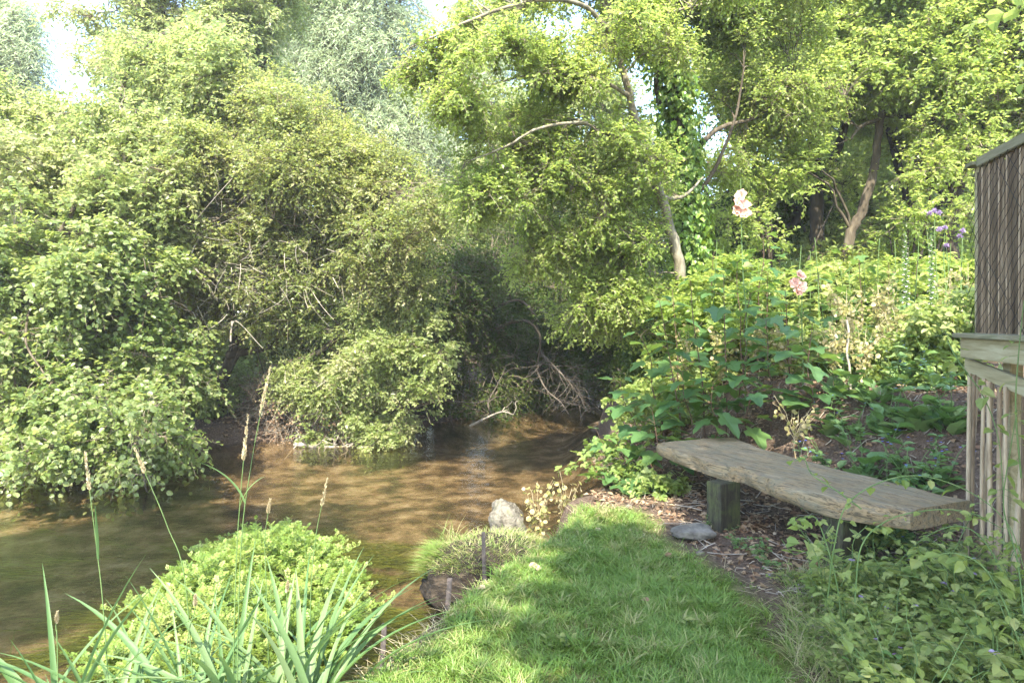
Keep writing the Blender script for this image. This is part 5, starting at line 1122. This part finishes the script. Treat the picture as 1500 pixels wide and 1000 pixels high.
o = mb.build('watercress', [M['leaf_cress'], M['greenstem']]); tag(o, 'bright green mass of watercress growing in the shallows', 'watercress', None, 'stuff')
M['weedwater'] = leafmat('weedwater', [(.03, .05, .008), (.06, .09, .012), (.11, .14, .02), (.17, .19, .03)], (.2, .25, .03), .25, .6)
x, y = scatter(70000, -7, .3, 3.3, 8.5); p3 = np.stack([x, y, 0 * x], -1); w_ = weedmask(x, y); rv = poly_sd(x, y, RIVER)
w2_ = .8 * sstep(.55, .2, np.hypot((x + .75) / .5, (y - 5.0) / 1.1) - .4 + .4 * wob(p3, .25, 99)) + .35 * sstep(.2, .8, wob(p3 * [.7, 1.6, 1], .5, 100)) * sstep(8.5, 6.5, y)
keep = (rv < -.1) & (rng.random(len(x)) < np.maximum(w_, w2_) * .8); x, y = x[keep], y[keep]; n = len(x)
zb = ground(x, y)[0]; fl = np.stack([-.5 + rng.normal(0, .25, n), -.8 + rng.normal(0, .25, n), 0 * x], -1)
mb = MB(); ribbons(mb, np.stack([x, y, zb], -1), nrm(fl), nrm(nrm(fl) * 1.3 + [0, 0, .8]), .12 + .2 * rng.random(n), .008, .5 + .3 * rng.random(n), 4)
v = mb.v[0]; v[:, 2] = np.minimum(v[:, 2], WATER - .015)
o = mb.build('water_weed', M['weedwater']); tag(o, 'green water weed trailing on the river bed', 'water weed', None, 'stuff')

# ------------------------------------------------------------------ reeds and tall grasses at the near left bank
def reed(px, d, n, H, label, spread=.5, curl=1.):
    x = (px - 750) / 1000 * d; b = np.array([x, d, gz(x, d) - .02]); root = empty('reed_clump', b, label, 'reed', 'broad bladed reeds on the near bank')
    for q in range(n):
        mb = MB(); a = rng.random() * 6.28; dd = np.array([[math.cos(a), math.sin(a) * .5, 0]]); dd = nrm(dd)
        ribbons(mb, rng.normal(0, .02, (1, 3)) * [1, 1, 0], dd, nrm(np.array([[0, 0, 1.]]) + .18 * dd), H * (.6 + .6 * rng.random()), (.024 + .024 * rng.random()), curl * (.2 + .9 * rng.random() ** 1.3), 14, None, 0, True, .02, side=nrm(np.cross(dd, [0, 0, 1.]) + rng.normal(0, .25, (1, 3))))
        mb.build('blade', M['reed'], root, smooth=True)
RL = ['reed clump at the far left of the near bank', 'reed clump with a big arching blade left of the tall seeding grass', 'reed clump at the foot of the tallest grass stem', 'reed clump below the left part of the watercress', 'reed clump below the middle of the watercress', 'dense reed clump at the foot of the dark twin stems', 'reed clump right of the dark twin stems', 'reed clump below the right part of the watercress', 'rightmost reed clump beside the lawn corner', 'short reed clump in front of the watercress', 'short reed clump left of the lawn corner', 'short reed clump under the big arching blade', 'thin reed clump between the tall stems', 'thin reed clump near the water below the cress']
for q, (px, d, n, H) in enumerate([(20, 3.0, 6, .7), (75, 2.9, 7, .95), (160, 2.95, 7, .72), (225, 3.0, 8, .72), (290, 3.0, 8, .8), (345, 2.9, 9, .85), (400, 3.0, 8, .78), (440, 3.05, 8, .78), (490, 3.1, 6, .6), (260, 2.8, 7, .65), (455, 2.85, 7, .65), (110, 2.8, 6, .7), (190, 3.1, 6, .7), (330, 3.15, 6, .75)]):
    reed(px, d, n + 3, H * 1.04, RL[q])
def tallgrass(label, pts, head, hl=.12, leaf=None, r=.0028):
    p = np.array([P(*q) for q in pts]); p[0, 2] = gz(p[0, 0], p[0, 1]) - .02; c = catmull(p, 10); b = c[0].copy(); c = c - b; m_ = len(c)
    root = empty('tall_grass', b, label, 'grass stem'); mb = MB(); tubes(mb, c[None], np.linspace(r, r * .5, m_)[None], 5); mb.build('stem', M['greenstem'], root, smooth=True)
    t_ = nrm(c[-1] - c[-4]); n = 90; z_ = rng.random(n); pos = c[-1] + t_ * hl * (z_[:, None] - .5); a = rng.random(n) * 6.28; o = np.stack([np.cos(a), np.sin(a), 0 * a], -1)
    mb = MB(); leaves(mb, 'slim', pos, nrm(t_ + o * .45), nrm(rng.normal(0, 1, (n, 3))), .022 * (1.1 - .6 * z_)); mb.build('seed_head', M['straw'], root)
    if leaf:
        mb = MB(); k_ = c[int(m_ * leaf[0])]; dd = nrm(np.array([[leaf[1], -.2, 0]])); ribbons(mb, k_[None], dd, nrm(np.array([[0, 0, 1.]]) + .3 * dd), leaf[2], .014, leaf[3], 12, None, 0, True, .02); mb.build('leaf', M['reed'], root, smooth=True)
tallgrass('tallest seeding grass stem rising before the hazel', [(168, 1000, 2.9), (152, 900, 2.9), (140, 790, 2.9), (128, 690, 2.9)], 0, .17, (.55, .1, .3, .2))
tallgrass('leaning seeding grass stem right of the tallest one', [(290, 1000, 3.0), (272, 860, 3.0), (245, 770, 3.0), (205, 675, 3.0)], 0, .12)
tallgrass('dark stem of the twin pair with a pale head before the hollow', [(345, 1000, 2.85), (352, 820, 2.85), (368, 680, 2.85), (388, 575, 2.85)], 0, .22, (.5, -.8, .25, .6))
tallgrass('thinner dark stem of the twin pair with a slanting head', [(338, 1000, 2.8), (345, 850, 2.8), (352, 730, 2.8), (360, 640, 2.8)], 0, .2, (.62, .9, .16, .5))
tallgrass('short pinkish seed head rising above the watercress', [(398, 1000, 3.1), (390, 860, 3.1), (388, 790, 3.1), (394, 742, 3.1)], 0, .07)
tallgrass('green seed head standing before the brown water right of the watercress tip', [(455, 1000, 3.1), (455, 880, 3.1), (462, 790, 3.1), (475, 722, 3.1)], 0, .13)
for q, (px, tx, ty, lb) in enumerate([(86, 82, 905, 'thin green stem beside the big arching blade'), (415, 420, 860, 'thin green stem in the reeds below the cress'), (262, 285, 880, 'thin green stem crossing the reeds left of the twin pair')]):
    tallgrass(lb, [(px, 1000, 2.9), ((px + tx) / 2, 950, 2.9), (tx, ty + 15, 2.9), (tx + 1, ty, 2.9)], 0, .05)

# ------------------------------------------------------------------ dead branches in and over the river
def deadbranch(label, pts, r, nsub, sl=.5, seed=0, rise=0., m_='deadwood'):
    p = np.array([P(*q) for q in pts]); c = catmull(p, 8); b = c[0].copy(); c = c - b; n = len(c)
    mb = MB(); tubes(mb, c[None], np.linspace(r, r * .3, n)[None], 7)
    for q in range(nsub):
        k_ = rng.integers(2, n); o = nrm(rng.normal(0, 1, 3) + [0, 0, rise]); e_ = c[k_] + o * sl * (.4 + .8 * rng.random())
        pth = catmull(wpath(c[k_], e_, 4, .04, .05 * sl), 3); tubes(mb, pth[None], np.linspace(r * .35, r * .1, len(pth))[None], 4)
        for w_ in range(2):
            j = rng.integers(3, len(pth)); e2 = pth[j] + nrm(rng.normal(0, 1, 3) + o) * sl * .4; tubes(mb, wpath(pth[j], e2, 4, .01, .02)[None], r * .1, 3)
    o = mb.build('dead_branch', M[m_], None, smooth=True); o.location = b; tag(o, label, 'branch', None)
deadbranch('pale forked dead branch sticking out of the water at the bend', [(688, 624, 13.6), (712, 612, 13.6), (735, 603, 13.5), (752, 607, 13.4)], .03, 4, .4, rise=.5)
M['deadwood_dark'] = roughmat('deadwood_dark', [(.3, (.04, .033, .026)), (.55, (.09, .075, .058)), (.8, (.16, .14, .11))], 12, .8, .3)  # dead wood in darker tones than the other branches
deadbranch('tangle of grey dead twigs over the water right of the sunlit bush', [(632, 585, 13.2), (665, 588, 13), (700, 590, 12.9)], .022, 22, .55, m_='deadwood_dark')
deadbranch('drooping pale tangle of dead twigs hanging to the water under the sallow', [(790, 515, 15), (815, 540, 14.8), (838, 565, 14.6), (862, 604, 14.5)], .03, 60, .8, rise=-.5, m_='deadwood_dark')
deadbranch('curved dead branch reaching down to the water in the dark', [(785, 540, 14.9), (800, 570, 14.7), (822, 590, 14.5), (835, 610, 14.4)], .025, 16, .5, rise=-.3, m_='deadwood_dark')
deadbranch('short dead branch at the foot of the elder bush', [(722, 612, 14.4), (715, 590, 14.5), (728, 565, 14.6), (740, 540, 14.7)], .025, 6, .4, m_='deadwood_dark')
deadbranch('pale dead log lying along the sunlit far bank', [(430, 650, 11.3), (480, 655, 11.4), (540, 652, 11.6)], .04, 14, .4, rise=.3)
# ------------------------------------------------------------------ air
m, N, L, out = mat('haze')
pv = N('ShaderNodeVolumePrincipled'); pv.inputs['Density'].default_value = .0014; pv.inputs['Color'].default_value = (.95, .97, .94, 1); pv.inputs['Anisotropy'].default_value = .3
L(pv.outputs[0], out.inputs['Volume'])
import itertools
mb = MB(); lo, hi = np.array([-60, -20, -6.]), np.array([60, 60, 22.])
mb.add(np.array([[(lo, hi)[i][0], (lo, hi)[j][1], (lo, hi)[k][2]] for i, j, k in itertools.product((0, 1), repeat=3)]), np.array([[0, 1, 3, 2], [4, 6, 7, 5], [0, 4, 5, 1], [2, 3, 7, 6], [0, 2, 6, 4], [1, 5, 7, 3]]), .5)
tag(mb.build('haze', m), 'thin sunlit summer air', None, None, 'stuff')
# ------------------------------------------------------------------ light, sky, camera
SUN_AZ, SUN_EL = math.radians(190), math.radians(52)   # azimuth from +Y towards +X
sd = Vector((math.sin(SUN_AZ) * math.cos(SUN_EL), math.cos(SUN_AZ) * math.cos(SUN_EL), math.sin(SUN_EL)))
lt = bpy.data.lights.new('sun', 'SUN'); lt.energy = 3.0; lt.angle = math.radians(.55); lt.color = (1, .93, .8)
so = bpy.data.objects.new('sun', lt); COL.objects.link(so); so.rotation_euler = (-sd).to_track_quat('-Z', 'Y').to_euler(); so.location = (10, 0, 20)
w = bpy.data.worlds.new('World'); sc.world = w; w.use_nodes = True
nt = w.node_tree; bg = nt.nodes['Background']
sky = nt.nodes.new('ShaderNodeTexSky'); sky.sky_type = 'NISHITA'; sky.sun_disc = False
sky.sun_elevation = SUN_EL; sky.sun_rotation = SUN_AZ
nt.links.new(sky.outputs[0], bg.inputs[0]); bg.inputs[1].default_value = .15
cam = bpy.data.cameras.new('camera'); cam.sensor_width = 36; cam.lens = 24; cam.shift_y = -.02; cam.clip_end = 1000; cam.clip_start = .05
co = bpy.data.objects.new('camera', cam); COL.objects.link(co); co.location = (0, 0, EYE); co.rotation_euler = (math.radians(90), 0, 0)
sc.camera = co
sc.view_settings.view_transform = 'Standard'; sc.view_settings.look = 'None'; sc.view_settings.exposure = 3.0; sc.view_settings.gamma = 1
c = sc.cycles
c.use_denoising = True; c.denoiser = 'OPENIMAGEDENOISE'; c.denoising_input_passes = 'RGB_ALBEDO_NORMAL'; c.denoising_prefilter = 'NONE'
c.max_bounces = 10; c.diffuse_bounces = 4; c.glossy_bounces = 3; c.transmission_bounces = 6; c.transparent_max_bounces = 12
c.sample_clamp_indirect = 6
